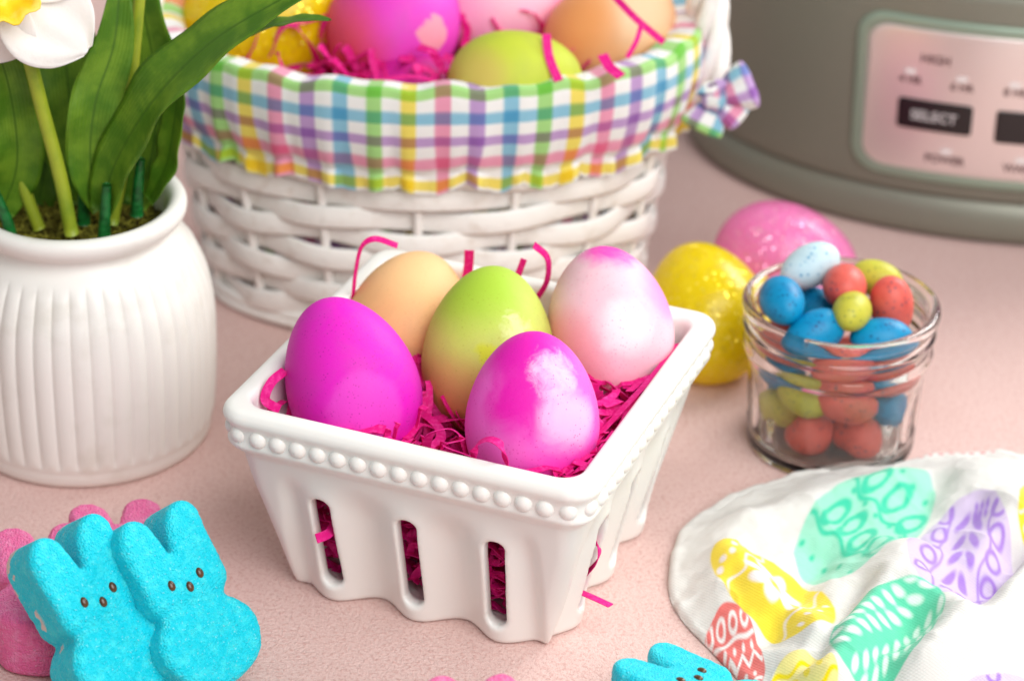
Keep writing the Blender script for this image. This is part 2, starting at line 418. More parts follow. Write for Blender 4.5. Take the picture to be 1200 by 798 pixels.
egg('dyed_egg', 'pink egg streaked with magenta tie-dye blotches, at the ceramic basket rim', onz(624, 487, 7.6), .0 * RT + .98 * UP + .2 * BK, 5.9, 4.58, M_E['front'], G1)
egg('dyed_egg', 'pale pink and white dyed egg with a magenta tip, in the ceramic basket', onz(714, 380, 7.95), -.16 * RT + .97 * UP - .1 * BK, 5.75, 4.55, M_E['pale'], G1)
egg('dyed_egg', 'plain peach brown egg behind the magenta and lime eggs, in the ceramic basket', onz(479, 374, 7.0), .25 * RT + .80 * UP - .5 * BK, 5.6, 4.4, M_E['peach'], G1)
BERRY_EGGS = list(EGGS)

def push_out(P, eggs, pad=.08):
    for (c, ax, L, D) in eggs:
        d = P - c; t = d @ ax; rad = d - t[:, None] * ax; s = np.stack([t / (L / 2), np.linalg.norm(rad, axis=1) / (D / 2)], 1)
        q = np.linalg.norm(s, axis=1); ins = q < 1 + pad
        if ins.any():
            k = ((1 + pad) / np.maximum(q[ins], .05))[:, None]; P[ins] = c + d[ins] * k
    return P
def shred_pile(n, sampler, eggs, keep, wid=(.24, .36)):
    parts = []
    for i in range(n):
        p = sampler(); m = random.randint(10, 18); th = random.uniform(0, 6.28); pitch = random.gauss(0, .3)
        step = random.uniform(.16, .26); P = []; cur = random.gauss(0, .16); cz = random.gauss(0, .16)
        for k in range(m):
            P.append(p.copy()); th += cur + random.gauss(0, .10); pitch = max(-1.0, min(1.0, pitch + cz + random.gauss(0, .12)))
            if random.random() < .12: cz = -cz
            p = p + step * np.array([math.cos(th) * math.cos(pitch), math.sin(th) * math.cos(pitch), math.sin(pitch)])
        P = keep(np.array(P)); P = push_out(P, eggs); P = keep(P)
        tw = random.uniform(-1.2, 1.2); ph = random.uniform(0, 6.28); sw = np.linspace(0, tw, m) + ph * .15
        nrm = np.stack([np.sin(sw) * math.cos(ph), np.sin(sw) * math.sin(ph), np.cos(sw) * 1.1], 1)
        parts.append(ribbon(P, random.uniform(*wid), nrm, thick=.03, nv=2))
    return join(parts)
def berry_sampler():
    z = random.uniform(.7, 6.3); h = 4.3 + 1.35 * z / 6 - .2
    return bw(random.uniform(-h, h), random.uniform(-h, h), z)
def berry_keep(P):
    c, s = math.cos(-BYAW), math.sin(-BYAW); P = P.copy()
    u = c * P[:, 0] - s * P[:, 1]; v = s * P[:, 0] + c * P[:, 1]; z = np.clip(P[:, 2], .68, 7.1); h = 4.28 + 1.35 * np.clip(z / 6, 0, 1) - .1 + .25 * np.clip(z - 6, 0, 1)
    u = np.clip(u, -h, h); v = np.clip(v, -h, h); c, s = math.cos(BYAW), math.sin(BYAW)
    return np.stack([c * u - s * v, s * u + c * v, z], 1)
def berry_side_sampler(): return bw(random.uniform(4.2, 5.3), random.uniform(-5.0, 3.5), random.uniform(6.0, 7.0)) if random.random() < .75 else bw(random.uniform(-5.3, 0), random.uniform(-5.2, -3.5), random.uniform(5.6, 6.4))
def berry_wall_sampler():
    z = random.uniform(.7, 4.2); h = 4.25 + 1.35 * z / 6; t = random.uniform(-h, h)
    return bw(*random.choice([(t, -h), (h, t), (t, -h), (h, t), (-h, t), (t, h)]), z)
v, f = join([shred_pile(700, berry_sampler, BERRY_EGGS, berry_keep), shred_pile(130, berry_side_sampler, BERRY_EGGS, berry_keep), shred_pile(220, berry_wall_sampler, BERRY_EGGS, berry_keep)])
tag(mesh('paper_shred', v, f, M_PAPER, smooth=False), 'hot pink crinkled paper shred bedding inside the ceramic berry basket', 'paper shred', kind='stuff')

# loose strips one can point to: (pixels with the depth y of each point), width, facing, label
def strip(pts, w, nrm, label):
    P = spline([ony(a, b, y) for a, b, y in pts], 28)
    vv, ff = ribbon(P, w, nrm, thick=.03, nv=2)
    o = mesh('paper_strip', vv - P[0], ff, M_PAPER, loc=P[0], smooth=False); tag(o, label, 'paper strip', 'loose pink paper strips'); return o
def yb(u, v): return float(bw(u, v)[1])
strip([(414, 352, 4.6), (417, 320, 4.4), (424, 290, 4.3), (440, 280, 4.5), (466, 288, 4.8)], .22, BK * .6 + RT * .8, 'thin pink paper strip arching over the rim beside the peach egg')
strip([(546, 330, 6.3), (549, 312, 6.2), (550, 294, 6.0)], .36, BK, 'short upright pink paper strip between the peach and lime eggs')
strip([(598, 345, 4.8), (606, 325, 4.7), (614, 304, 4.6)], .24, BK, 'short slanted pink paper strip just behind the lime egg')
strip([(628, 352, 4.8), (641, 330, 4.7), (642, 303, 4.5), (626, 287, 4.2)], .26, BK * .8 + RT * .6, 'curled pink paper strip between the lime and pale pink eggs')
strip([(334, 434, -1.5), (318, 448, -2.2), (311, 468, -2.6), (328, 480, -2.4)], .34, BK * .9 + UP * .3, 'curled pink paper strip between the magenta egg and the rim corner')
strip([(498, 530, -4.9), (505, 508, -5.4), (528, 502, -5.4), (541, 514, -5.6), (520, 521, -5.9), (552, 534, -6.05)], .30, UP, 'looped pink paper strip on the rim beside the streaked egg')
strip([(556, 540, -6.1), (556, 523, -6.2), (572, 514, -6.4), (588, 522, -6.7), (594, 544, -6.6)], .34, BK * .5 + UP * .8, 'arched pink paper strip in front of the magenta streaked egg')
strip([(690, 522, -3.9), (730, 478, -2.1), (765, 440, -.2), (796, 402, 2.4)], .34, UP + RT * -.2, 'long pink paper strip along the rim under the pale pink egg')
strip([(700, 502, -2.5), (725, 484, -1.8), (750, 464, -1.2)], .5, UP + BK * .4, 'crumpled pink paper strip under the pale pink egg')
strip([(388, 588, -3.2), (393, 608, -3.6), (386, 624, -4.4), (371, 631, -4.95)], .34, BK + RT * .2, 'pink paper strip poking out of the slot nearest the blue marshmallow bunnies')
strip([(668, 688, -4.4), (692, 698, -5.2), (716, 709, -5.7)], .34, UP * .9 + BK * .3, 'pink paper strip sticking straight out of a side slot of the basket')
strip([(686, 674, -4.8), (701, 656, -5.35), (702, 640, -5.25), (692, 628, -4.6)], .30, RT + BK * .4, 'curved pink paper strip bulging from a side slot of the basket')

# ------------------------------------------------------------------ flower pot and plant
PC = np.array([-15.35, 7.95, 0])
pot = thing('flower_pot', PC, 'round white fluted ceramic flower pot with rolled rim', 'pot')
prof = [(.01, .12), (4.2, .12), (4.45, 0), (4.68, .06), (4.80, .28), (4.83, .6), (4.84, .72), (4.90, .85)]
ys = np.linspace(1.0, 7.4, 40); cur = spline([(4.92, 1.0), (5.03, 2.4), (5.08, 4.0), (5.05, 5.4), (4.88, 6.6), (4.6, 7.4)], 40)
prof += [tuple(p) for p in cur] + [tuple(p) for p in spline([(4.45, 7.75), (4.1, 8.3), (3.75, 8.65), (3.62, 8.9), (3.68, 9.1), (3.95, 9.25), (4.14, 9.5), (4.18, 9.8), (4.05, 10.02), (3.8, 10.08), (3.56, 9.95), (3.42, 9.6), (3.38, 9.0), (3.4, 8.4), (3.6, 7.6)], 44)]
prof += [(4.4, 6.0), (4.5, 2.0), (4.3, .5), (.01, .5)]
outer = np.zeros(len(prof)); outer[8:48] = 1
NFL = 44
def pot_flute(A, Z):
    k = sstep(Z, .9, 1.15) * (1 - sstep(Z, 7.95, 8.2)); Rr = np.array(prof)[:, 0]; msk = np.zeros(len(prof)); msk[7:58] = 1
    return (.12 * (np.abs(np.cos(A * NFL / 2)) ** .6) - .08) * k * msk[None, :]
v, f = lathe(prof, 704, pot_flute); mesh('pot_body', v, f, M_POT, pot)
# moss: lumpy disc plus tufts
nr, na = 40, 120; rr = np.linspace(0.02, 3.42, nr); aa = np.linspace(0, 2 * math.pi, na, endpoint=False)
A, Q = np.meshgrid(aa, rr, indexing='ij'); x, y = Q * np.cos(A), Q * np.sin(A)
z = 8.75 + .35 * (vnoise(x * 1.6 + 9, y * 1.6 + 9, 3) - .5) + .35 * (vnoise(x * 5 + 50, y * 5 + 50, 4) - .5) + .2 * (vnoise(x * 12 + 50, y * 12 + 50, 5) - .5)
M_MOSS = mat('dry_moss', srgb(112, 108, 40), rough=.9, spec=.1, var=(500, srgb(52, 40, 14), .42, .62), bump=(900, .8, .002))
M_TUFT = mat('moss_fibre', srgb(156, 150, 58), rough=.9, spec=.1, var=(160, srgb(86, 78, 26), .4, .65))
mesh('moss', np.stack([x, y, z], -1).reshape(-1, 3), gridf(na, nr, cu=True), M_MOSS, pot)
parts = []
for k in range(900):
    a0 = random.uniform(0, 6.28); q = 2.85 * math.sqrt(random.random()); p = np.array([q * math.cos(a0), q * math.sin(a0), 8.72])
    d = np.array([random.gauss(0, .22), random.gauss(0, .22), random.uniform(.05, .3)])
    e = np.array([random.gauss(0, .2), random.gauss(0, .2), -random.uniform(0, .12)])
    parts.append(ribbon(np.array([p, p + d, p + d + e]), [.07, .08, .04], (random.random() - .5, random.random() - .5, 1), .03, nv=2))
v, f = join(parts); tag(mesh('moss_fibres', v, f, M_TUFT, pot), None, None, kind='stuff')

def leaf_build(nt, b):
    at = nt.add('ShaderNodeUVMap').outputs[0]; sp = nt.add('ShaderNodeSeparateXYZ'); nt.l.new(at, sp.inputs[0])
    vein = nt.math('SINE', nt.math('MULTIPLY', sp.outputs[0], 5200.0))
    c = nt.mix(nt.ramp(nt.noise(90, 4), .35, .7), srgb(78, 124, 24), srgb(118, 156, 40))
    mid = nt.ramp(nt.math('ABSOLUTE', sp.outputs[0]), .0001, .0006, .75, 0.0)
    c = nt.mix(mid, c, srgb(60, 100, 20))
    nt.l.new(c, b.inputs['Base Color'])
    h = nt.math('ADD', nt.math('MULTIPLY', vein, .35), nt.math('MULTIPLY', nt.noise(500, 4), 1.2))
    nt.l.new(nt.bump(h, .25, .0005), b.inputs['Normal'])
    tr = nt.add('ShaderNodeBsdfTranslucent'); nt.l.new(nt.mix(.5, c, srgb(150, 190, 30)), tr.inputs[0])
    mx = nt.add('ShaderNodeMixShader'); mx.inputs[0].default_value = .18
    nt.l.new(b.outputs[0], mx.inputs[1]); nt.l.new(tr.outputs[0], mx.inputs[2]); nt.l.new(mx.outputs[0], nt.n['Material Output'].inputs[0])
M_LEAF = mat('fabric_leaf', rough=.45, spec=.4, build=leaf_build)
M_STEM = mat('yellow_green_stem', srgb(158, 172, 44), rough=.45, var=(90, srgb(128, 152, 36), .4, .7), bump=(600, .1, .0003))
M_STUB = mat('dark_green_plastic', srgb(22, 104, 44), rough=.3, var=(260, srgb(14, 70, 26), .4, .65))
M_PETAL = mat('white_silk_petal', srgb(244, 240, 234), rough=.6, spec=.3, sss=.25, sss_r=(1, .9, .8), sss_s=.003, bump=(180, .35, .0015))
M_CUP = mat('yellow_silk', srgb(250, 214, 40), rough=.6, var=(120, srgb(252, 230, 110), .45, .7), bump=(260, .3, .001))
plant = thing('artificial_daffodil', PC + [0, 0, 8.75], 'artificial white daffodil with long green leaves in the fluted pot', 'plant')
PB = PC + [0, 0, 8.75]
def leaf(pts, w, nrm, cup=.12, vein=True):
    P = spline([ony(a, b, y) for a, b, y in pts], 36); t = np.linspace(0, 1, 36)
    wid = w * (np.sin(math.pi * np.clip(t * .93 + .07, 0, 1)) ** .62) * (1 - .15 * t) + .05
    T = np.gradient(P, axis=0); T /= np.linalg.norm(T, axis=1)[:, None]
    nrm = np.asarray(nrm, float); S = np.cross(T, np.broadcast_to(nrm, T.shape)); S /= np.linalg.norm(S, axis=1)[:, None]; N = np.cross(S, T)
    nv = 11; x = np.linspace(-1, 1, nv)
    wav = .05 * np.sin(t * 17 + pts[0][0])[:, None] * np.abs(x)[None] + .04 * np.sin(t * 29 + pts[1][1])[:, None] * (x ** 2)[None]
    top = P[:, None] + S[:, None] * (wid / 2)[:, None, None] * x[None, :, None] + N[:, None] * (cup * wid[:, None] * (np.abs(x) ** 1.3)[None] + wav * wid[:, None])[..., None]
    bot = top - N[:, None] * .045
    V = np.concatenate([top, bot[:, ::-1]], 1).reshape(-1, 3); k = 2 * nv
    Fc = gridf(36, k, cv=True).tolist() + [list(range(k))[::-1], [35 * k + q for q in range(k)]]
    xx = np.concatenate([x, x[::-1]]); uv = np.stack([xx[None] * (wid / 2)[:, None], np.broadcast_to(t[:, None] * 10, (36, k))], -1).reshape(-1, 2)
    return mesh('leaf', V - PB, Fc, M_LEAF, plant, uv=uv)
leaf([(120, 250, 6.6), (136, 190, 6.2), (180, 118, 5.6), (245, 52, 5.0), (320, 5, 4.6), (390, -30, 4.4)], 2.45, BK * .9 + UP * .45 - RT * .15)
leaf([(245, 62, 8.0), (300, 38, 7.4), (345, 24, 6.9), (388, 23, 6.5)], .85, UP * .8 + BK * .5)
leaf([(120, 245, 7.2), (106, 190, 6.9), (112, 120, 6.9), (134, 50, 7.3), (142, -40, 7.8)], 2.0, BK + RT * .25)
leaf([(160, 240, 8.6), (180, 170, 8.8), (182, 90, 9.2), (165, 0, 9.6), (150, -70, 10)], 2.5, BK - RT * .4)
leaf([(95, 240, 8.8), (88, 170, 9.0), (80, 100, 9.2), (70, 10, 9.5), (60, -60, 9.8)], 2.9, BK + RT * .1 + UP * .2)
leaf([(45, 245, 9.6), (55, 150, 10.2), (30, 60, 10.6), (0, -20, 11)], 2.4, BK)
leaf([(2, 250, 7.2), (20, 190, 7.0), (12, 110, 6.6), (-12, 30, 6.2)], 2.0, BK + RT * .4)
leaf([(175, 235, 7.4), (196, 190, 7.2), (206, 130, 7.4), (212, 70, 7.6)], 1.3, BK - RT * .8)
leaf([(140, 238, 9.6), (148, 170, 10.2), (150, 90, 10.8), (140, 0, 11.2)], 2.6, BK)
leaf([(-10, 240, 8.6), (-28, 150, 8.8), (-60, 70, 9)], 2.2, BK + RT * .3)
def stem(pts, r, m, name='stem'):
    P = spline([ony(a, b, y) for a, b, y in pts], 26); vv, ff = tube(P - PB, r, 12); return mesh(name, vv, ff, m, plant)
stem([(84, 274, 6.2), (70, 205, 6.1), (50, 130, 6.0), (32, 60, 5.8), (14, 0, 5.8)], .27, M_STEM)
stem([(46, 268, 7.2), (30, 225, 7.3), (12, 160, 7.5)], .24, M_STEM)
stem([(132, 262, 7.4), (144, 200, 7.6), (152, 130, 8.0), (158, 60, 8.2), (166, -30, 8.4)], .22, M_STEM)
for px, py, yy, dx in ((122, 282, 5.9, 2), (160, 252, 7.0, 3), (98, 262, 7.4, 0), (14, 285, 5.8, -14)):
    s0 = stem([(px, py, yy), (px + dx * .4, py - 26, yy), (px + dx * 1.6, py - 66, yy + .1)], np.linspace(.26, .17, 26) + .008 * np.sin(np.arange(26) * 1.9), M_STUB, 'leaf_sheath')
# bloom: six petals around a yellow cup, hanging at the top-left
BC = ony(0, -16, 5.3)
bl_n = (.30 * RT - .1 * UP + .95 * BK); bl_n /= np.linalg.norm(bl_n)
bx = np.cross(UP, bl_n); bx /= np.linalg.norm(bx); by = np.cross(bl_n, bx)
for k in range(5):
    ang = R(123 + 72 * k); L, Wd = (2.6 if k == 1 else 3.6), 3.5; nt_, nw = 30, 21
    t, x = np.meshgrid(np.linspace(0, 1, nt_), np.linspace(-1, 1, nw), indexing='ij')
    half = Wd / 2 * np.clip(np.sin(math.pi * np.clip(t * .80 + .12, 0, 1)), .05, 1) ** .8 * np.sqrt(np.clip(1 - np.clip((t - .78) / .24, 0, 1) ** 2.2, 0.02, 1))
    lx = half * x; ly = .25 + t * L; lz = -.1 + (.15 if k % 2 else 0) + .55 * t - (2.6 if k == 1 else .9) * t * t + .16 * x * x + .10 * np.sin(9 * x + 3 * t + k) * t * (1 - t) * 2 + .1 * np.sin(5 * x * t + 2 * k) * t + .08 * np.exp(-(x * 4) ** 2) * t
    ca, sa = math.cos(ang), math.sin(ang)
    X = lx * ca + ly * sa; Y = -lx * sa + ly * ca
    top = BC + X[..., None] * bx + Y[..., None] * by + lz[..., None] * bl_n; bot = top - .05 * bl_n
    V = np.concatenate([top, bot[:, ::-1]], 1).reshape(-1, 3); kk = 2 * nw
    mesh('petal', V - PB, gridf(nt_, kk, cv=True).tolist() + [list(range(kk))[::-1], [(nt_ - 1) * kk + q for q in range(kk)]], M_PETAL, plant)
v, f = lathe([(.3, 0), (.75, .15), (1.0, .6), (1.15, 1.1), (1.35, 1.35), (1.3, 1.38), (1.08, 1.1), (.9, .6), (.6, .2), (.01, .15)], 48, lambda A, Z: .08 * np.sin(A * 9) * np.clip(Z, 0, 2))
mesh('flower_cup', v @ np.stack([bx, by, bl_n]) + BC - PB, f, M_CUP, plant)

# ------------------------------------------------------------------ wicker basket
WC = np.array([-2.7, 21.4, 0.0]); WH = 12.0
def wax(z):
    t = np.clip(z / WH, 0, 1); return 9.2 + 1.75 * t ** .9, 5.95 + 1.65 * t ** .9
wick = thing('wicker_basket', WC, 'large white wicker basket with arched handle and gingham liner', 'basket')
NST = 16
def oval_loop(z0, off, hw, ht, n=312, ring=8, tilt=0.0):
    a = np.linspace(0, 2 * math.pi, n, endpoint=False); q = np.linspace(0, 2 * math.pi, ring, endpoint=False)
    zc = z0 + (tilt(a) if callable(tilt) else 0); o = off(a) if callable(off) else off * np.ones(n)
    rx, ry = wax(zc); V = np.zeros((n, ring, 3))
    nx, ny = np.cos(a) / rx, np.sin(a) / ry; nl = np.hypot(nx, ny); nx /= nl; ny /= nl
    oo = o[:, None] + ht * np.cos(q)[None]
    V[..., 0] = (rx * np.cos(a))[:, None] + nx[:, None] * oo; V[..., 1] = (ry * np.sin(a))[:, None] + ny[:, None] * oo
    V[..., 2] = zc[:, None] + hw * np.sin(q)[None]
    return V.reshape(-1, 3), gridf(n, ring, cu=True, cv=True)
rows = 11
for i in range(rows):
    z0 = 1.15 + i * .98; ph = (i % 2) * math.pi
    v, f = oval_loop(z0, lambda a: .24 * np.cos(a * NST / 2 + ph), .525, .09, tilt=lambda a: .10 * np.sin(a * NST / 2 + ph + 1.3 * i) + .05 * np.sin(3 * a + i * 2))
    mesh('reed', v, f, M_WICKER, wick)
for k in range(NST):
    a = 2 * math.pi * k / NST; zz = np.linspace(.2, WH, 14); rx, ry = wax(zz)
    P = np.stack([rx * math.cos(a), ry * math.sin(a), zz], 1); v, f = tube(P, .20, 8); mesh('stake', v, f, M_WICKER, wick)
for zq, oq, wq in ((.30, .22, .26), (.68, .12, .22)):
    v, f = oval_loop(zq, lambda a, oq=oq: oq + .03 * np.sin(a * 9), wq, .20, tilt=lambda a: .03 * np.sin(a * 7 + oq * 20))
    mesh('foot_reed', v, f, M_WICKER, wick)
for j in range(3):
    v, f = oval_loop(WH - .1, lambda a, j=j: .06 + .22 * np.cos(a * 30 + j * 2.094), .22, .2, n=480, tilt=lambda a, j=j: .2 * np.sin(a * 30 + j * 2.094))
    mesh('rim_braid', v, f, M_WICKER, wick)
aa = np.linspace(0, 2 * math.pi, 96, endpoint=False)
v = np.vstack([[[0, 0, .45]], np.stack([9.0 * np.cos(aa), 5.8 * np.sin(aa), .45 + 0 * aa], 1)])
mesh('basket_floor', v, [(0, 1 + k, 1 + (k + 1) % 96) for k in range(96)], M_WICKER, wick)
for j in range(4):                               # handle: four reeds twisted together, ends tucked outside the rim
    t = np.linspace(0, math.pi, 160); w4 = t * 15 + j * math.pi / 2; hr = 11.95 + .55 * np.cos(w4)
    P = np.stack([hr * np.cos(t), .75 * np.sin(w4), 8.2 + (hr + 5.2) * np.sin(t) ** .8], 1)
    v, f = tube(P, .36, 8); mesh('handle_reed', v, f, M_WICKER, wick)
# gingham liner
GCOL = [np.array(srgb(*c)) for c in ((252, 232, 110), (248, 166, 196), (200, 164, 218), (148, 204, 230), (176, 228, 142))]   # yellow pink purple blue green
WHITE = np.array(srgb(246, 245, 242))
def gingham(s, t, order_s=0, order_t=None):
    """s along the rim, t down the skirt, in units; stripes .64 wide every 1.28"""
    c = np.ones(s.shape + (3,)) * WHITE
    def band(p, first):
        k = np.floor(p / 1.28).astype(int); on = sstep(np.abs(p - (k + .5) * 1.28), .32, .27)
        return np.array(GCOL)[(k + first) % 5], on
    c1, m1 = band(s, order_s); c = c * (1 - m1[..., None]) + c * c1 * m1[..., None] / 1.0
    k = np.floor(t / 1.28).astype(int); c2 = np.array(GCOL)[(4 - k) % 5]; m2 = sstep(np.abs(t - (k + .5) * 1.28), .32, .27)
    return c * (1 - m2[..., None]) + c * c2 * m2[..., None]
M_GING = attr_mat('gingham_cotton', .85, weave(.07, .25, .0003), transl=.12)
n, mrow = 1100, 88
a = np.linspace(0, 2 * math.pi, n, endpoint=False)
t = np.concatenate([np.linspace(-11.5, -2.7, 12), np.linspace(-2.6, 5.75, mrow - 12)])                # t<0 goes inside the rim
A, T = np.meshgrid(a, t, indexing='ij')
pk = np.zeros_like(a)
for k, (fr, am) in enumerate(((23, .5), (37, .8), (52, .7), (71, .4))): pk += am * np.sin(a * fr + k * 1.7 + 2.0 * np.sin(a * 3 + k))
pk2 = np.sin(a * 9 + 1) * .5 + np.sin(a * 14 + 2.2) * .5
drop = np.clip(T, 0, None); zz = WH + .42 - .80 * drop + .12 * pk2[:, None] * sstep(T, 1, 5.5) + .07 * pk[:, None] * sstep(T, 4.6, 5.75) - .38 * (np.abs(np.sin(a * 11 + .8 * np.sin(a * 5)))[:, None] - .6) * sstep(T, 3.2, 5.75)
ins = np.clip(-T, 0, None); zz = np.where(T < 0, WH + .42 - .12 * np.minimum(ins, .5) - .9 * np.clip(ins - .5, 0, None), zz)
top_wob = .10 * np.sin(a * 17 + 1.2) + .10 * np.sin(a * 29); zz = zz + (top_wob * .8)[:, None] * np.exp(-(T / 1.0) ** 2)
rx, ry = wax(zz)
amp = .02 + .05 * sstep(T, 1.0, 4.2) + .17 * sstep(T, 4.5, 5.75)
gather = .16 * np.exp(-((T - 4.75) / .25) ** 2)
off = np.where(T < 0, .40 - 1.30 * sstep(ins, 0, .9), .40 + .30 * np.sin(np.clip(T / 5.2, 0, 1) * math.pi) + .16) + amp * pk[:, None] * np.where(T < 0, .4, 1) - gather
off = np.maximum(off, np.where(T >= 0, .50 if True else 0, -9))
nx, ny = np.cos(A) / rx, np.sin(A) / ry; nl = np.hypot(nx, ny)
V = np.stack([rx * np.cos(A) + nx / nl * off, ry * np.sin(A) + ny / nl * off, zz], -1)
arc = np.concatenate([[0], np.cumsum(np.hypot(np.diff(10.6 * np.cos(a)), np.diff(7.3 * np.sin(a))))])
per = 45 * 1.28; S = arc / (arc[-1] + arc[1]) * per
Sg = np.broadcast_to(S[:, None], A.shape) + .10 * pk[:, None] * sstep(T, 2.5, 5)
cg = gingham(Sg, T + .45 + 12.8, 2, None)
liner = thing('basket_liner', WC + [0, 0, WH], 'pastel gingham cloth liner with ruffled hem folded over the wicker basket rim', 'liner')
mesh('skirt', V.reshape(-1, 3) - [0, 0, WH], gridf(n, mrow, cu=True), M_GING, liner, uv=np.stack([np.broadcast_to(S[:, None], A.shape), T], -1).reshape(-1, 2), col=cg.reshape(-1, 3))
# bow tied at the handle end: puffed loops, tail and knot
bc = ony(838, 116, 18.6) - (WC + [0, 0, WH])
def puff(nm, d, L, wd, th, sd):
    d = np.array(d, float) / np.linalg.norm(d); wv = np.cross(d, BK); wv /= np.linalg.norm(wv); nn = np.cross(wv, d)
    tt = np.linspace(0, 1, 44); q = np.linspace(0, 2 * math.pi, 40, endpoint=False); TT, Q = np.meshgrid(tt, q, indexing='ij')
    wpro = (.22 + .78 * np.sin(np.clip(TT * 1.05, 0, 1) * math.pi / 2) ** .9) * np.sqrt(np.clip(1 - np.clip((TT - .86) / .15, 0, 1) ** 2, .01, 1))
    wr = 1 + .16 * np.sin(Q * 5 + sd + TT * 3) * (1 - .5 * TT) + .08 * np.sin(Q * 9 + sd * 2)
    a_, b_ = np.cos(Q) * wd / 2 * wpro * wr, np.sin(Q) * th / 2 * wpro * wr
    V = bc + (TT * L)[..., None] * d + a_[..., None] * wv + b_[..., None] * nn
    s, tq = TT * L, a_ + 7
    mesh(nm, V.reshape(-1, 3), gridf(44, 40, cv=True), M_GING, liner, uv=np.stack([s, tq], -1).reshape(-1, 2), col=gingham(s * 1.3 + sd, tq * 1.3).reshape(-1, 3))
puff('bow_loop', (.80, -.05, .42), 1.75, 1.9, 1.0, 1.0); puff('bow_loop', (-.35, -.25, -.75), 1.5, 1.7, .9, 4.0)
puff('bow_tail', (.55, -.25, -.35), 1.45, 1.2, .45, 7.0); puff('bow_tail', (-.15, -.3, .6), .9, 1.2, .6, 2.5)
v, f = egg_mesh(1.2, 1.0, (.4, .2, 1), 24, 16); v = v * (1 + .08 * np.sin(v[:, :1] * 9)) + bc + BK * .3
mesh('bow_knot', v, f, M_GING, liner, uv=v[:, [0, 2]], col=gingham(v[:, 0] * 1.4, v[:, 2] * 1.4))

# eggs and paper in the wicker basket
M_GY = glitter_mat('glitter_yellow', srgb(248, 224, 6), srgb(255, 240, 130), srgb(255, 220, 60), .34)
M_GP = glitter_mat('glitter_pink', srgb(250, 136, 196), srgb(255, 224, 216), srgb(255, 170, 220), .28)
G2 = 'eggs heaped in the wicker basket'
EGGS.clear()
def plastic_egg(label, centre, axis, L, D, m, group):
    root = thing('plastic_egg', centre, label, 'plastic egg', group)
    ax = np.array(axis, float) / np.linalg.norm(axis); v, f = egg_mesh(L, D, (0, 0, 1), 64, 41); Rm = rot_to(ax)
    f = np.asarray(f); zc = v[f][:, :, 2].mean(1)
    for nm, sel in (('shell_half', zc > 0), ('shell_half', zc <= 0)):
        ff = f[sel]; used = np.unique(ff); mp = -np.ones(len(v), int); mp[used] = np.arange(len(used)); mesh(nm, v[used] @ Rm.T, mp[ff], m, root)
    a = np.linspace(0, 2 * math.pi, 64); sv, sf = tube(np.stack([(D / 2) * np.cos(a), (D / 2) * np.sin(a), 0 * a], 1), .05, 6, caps=False); mesh('seam', sv @ Rm.T, sf, m, root)
    EGGS.append((np.array(centre), ax, L, D)); return root
plastic_egg('yellow glitter plastic egg lying in the wicker basket under the daffodil leaves', onz(311, 22, 11.6), (.75, -.2, .45), 7.0, 6.2, M_GY, None)
egg('dyed_egg', 'large magenta dyed egg with a small tan patch, in the wicker basket', onz(464, 32, 12.0), (.5, .55, .3), 6.0, 5.3, egg_mat('dye_magenta_tan', srgb(226, 60, 190), [(cdir(.62, -.18), .955, .975, srgb(236, 150, 170), 90, .12), (cdir(-.8, -.35), .45, 1.0, srgb(230, 80, 110), 40, .2)], speck=(srgb(160, 20, 130), 700, .2, .4)), G2)
egg('dyed_egg', 'plain pale pink egg behind the magenta egg in the wicker basket', onz(584, 4, 12.0), (.9, .3, .1), 6.2, 4.9, egg_mat('dye_soft_pink', srgb(246, 168, 200), [(cdir(.4, .2), .6, 1, srgb(250, 190, 210), 40, .2)]), G2)
egg('dyed_egg', 'lime green egg lying low against the gingham liner', onz(603, 96, 11.7), (.95, .1, .12), 5.4, 4.1, egg_mat('dye_lime', srgb(194, 206, 60), [(cdir(-.7, -.1), .6, 1, srgb(206, 186, 90), 40, .2)]), G2)
egg('dyed_egg', 'peach coloured egg crossed by a pink paper strip, in the wicker basket', onz(716, 42, 11.6), (.75, .3, .42), 5.9, 4.7, egg_mat('shell_tan', srgb(238, 180, 128), [(cdir(.5, .4), .6, 1, srgb(244, 206, 166), 40, .2), (cdir(-.6, .1), .6, 1, srgb(236, 160, 96), 40, .2)]), G2)
egg('dyed_egg', 'tan egg at the end of the wicker basket behind the green leaves', onz(204, 14, 11.2), (.3, .5, .6), 5.6, 4.5, egg_mat('shell_brown', srgb(226, 150, 100)), G2)
egg('dyed_egg', 'deep magenta egg half buried in pink paper at the basket liner', onz(484, 122, 9.7), (.9, .2, 0), 5.4, 4.2, egg_mat('dye_deep_magenta', srgb(196, 14, 140)), G2)
def wick_sampler():
    a = random.uniform(0, 6.28); q = math.sqrt(random.random()); return WC + [q * 9.4 * math.cos(a), q * 6.1 * math.sin(a), random.uniform(8.2, 11.4)]
def wick_keep(P):
    P = P.copy(); d = P[:, :2] - WC[:2]; q = np.hypot(d[:, 0] / 9.55, d[:, 1] / 6.25); k = np.where(q > 1, 1 / q, 1); P[:, :2] = WC[:2] + d * k[:, None]
    P[:, 2] = np.clip(P[:, 2], 7.5, 12.6); return P
v, f = shred_pile(420, wick_sampler, EGGS, wick_keep)
aa = np.linspace(0, 2 * math.pi, 64, endpoint=False)
tag(mesh('paper_shred', v, f, M_PAPER, smooth=False), 'hot pink paper shred filling the wicker basket around its eggs', 'paper shred', kind='stuff')
strip([(405, 108, 14.6), (450, 93, 14.8), (490, 90, 15.0), (530, 103, 14.8), (560, 112, 14.5)], .45, UP + BK * .4, 'pink paper strip lying along the liner below the large magenta egg')
strip([(640, 40, 15.6), (644, 68, 14.9), (655, 95, 14.2)], .36, BK + RT * .2, 'pink paper strip hanging down between the lime and peach eggs')
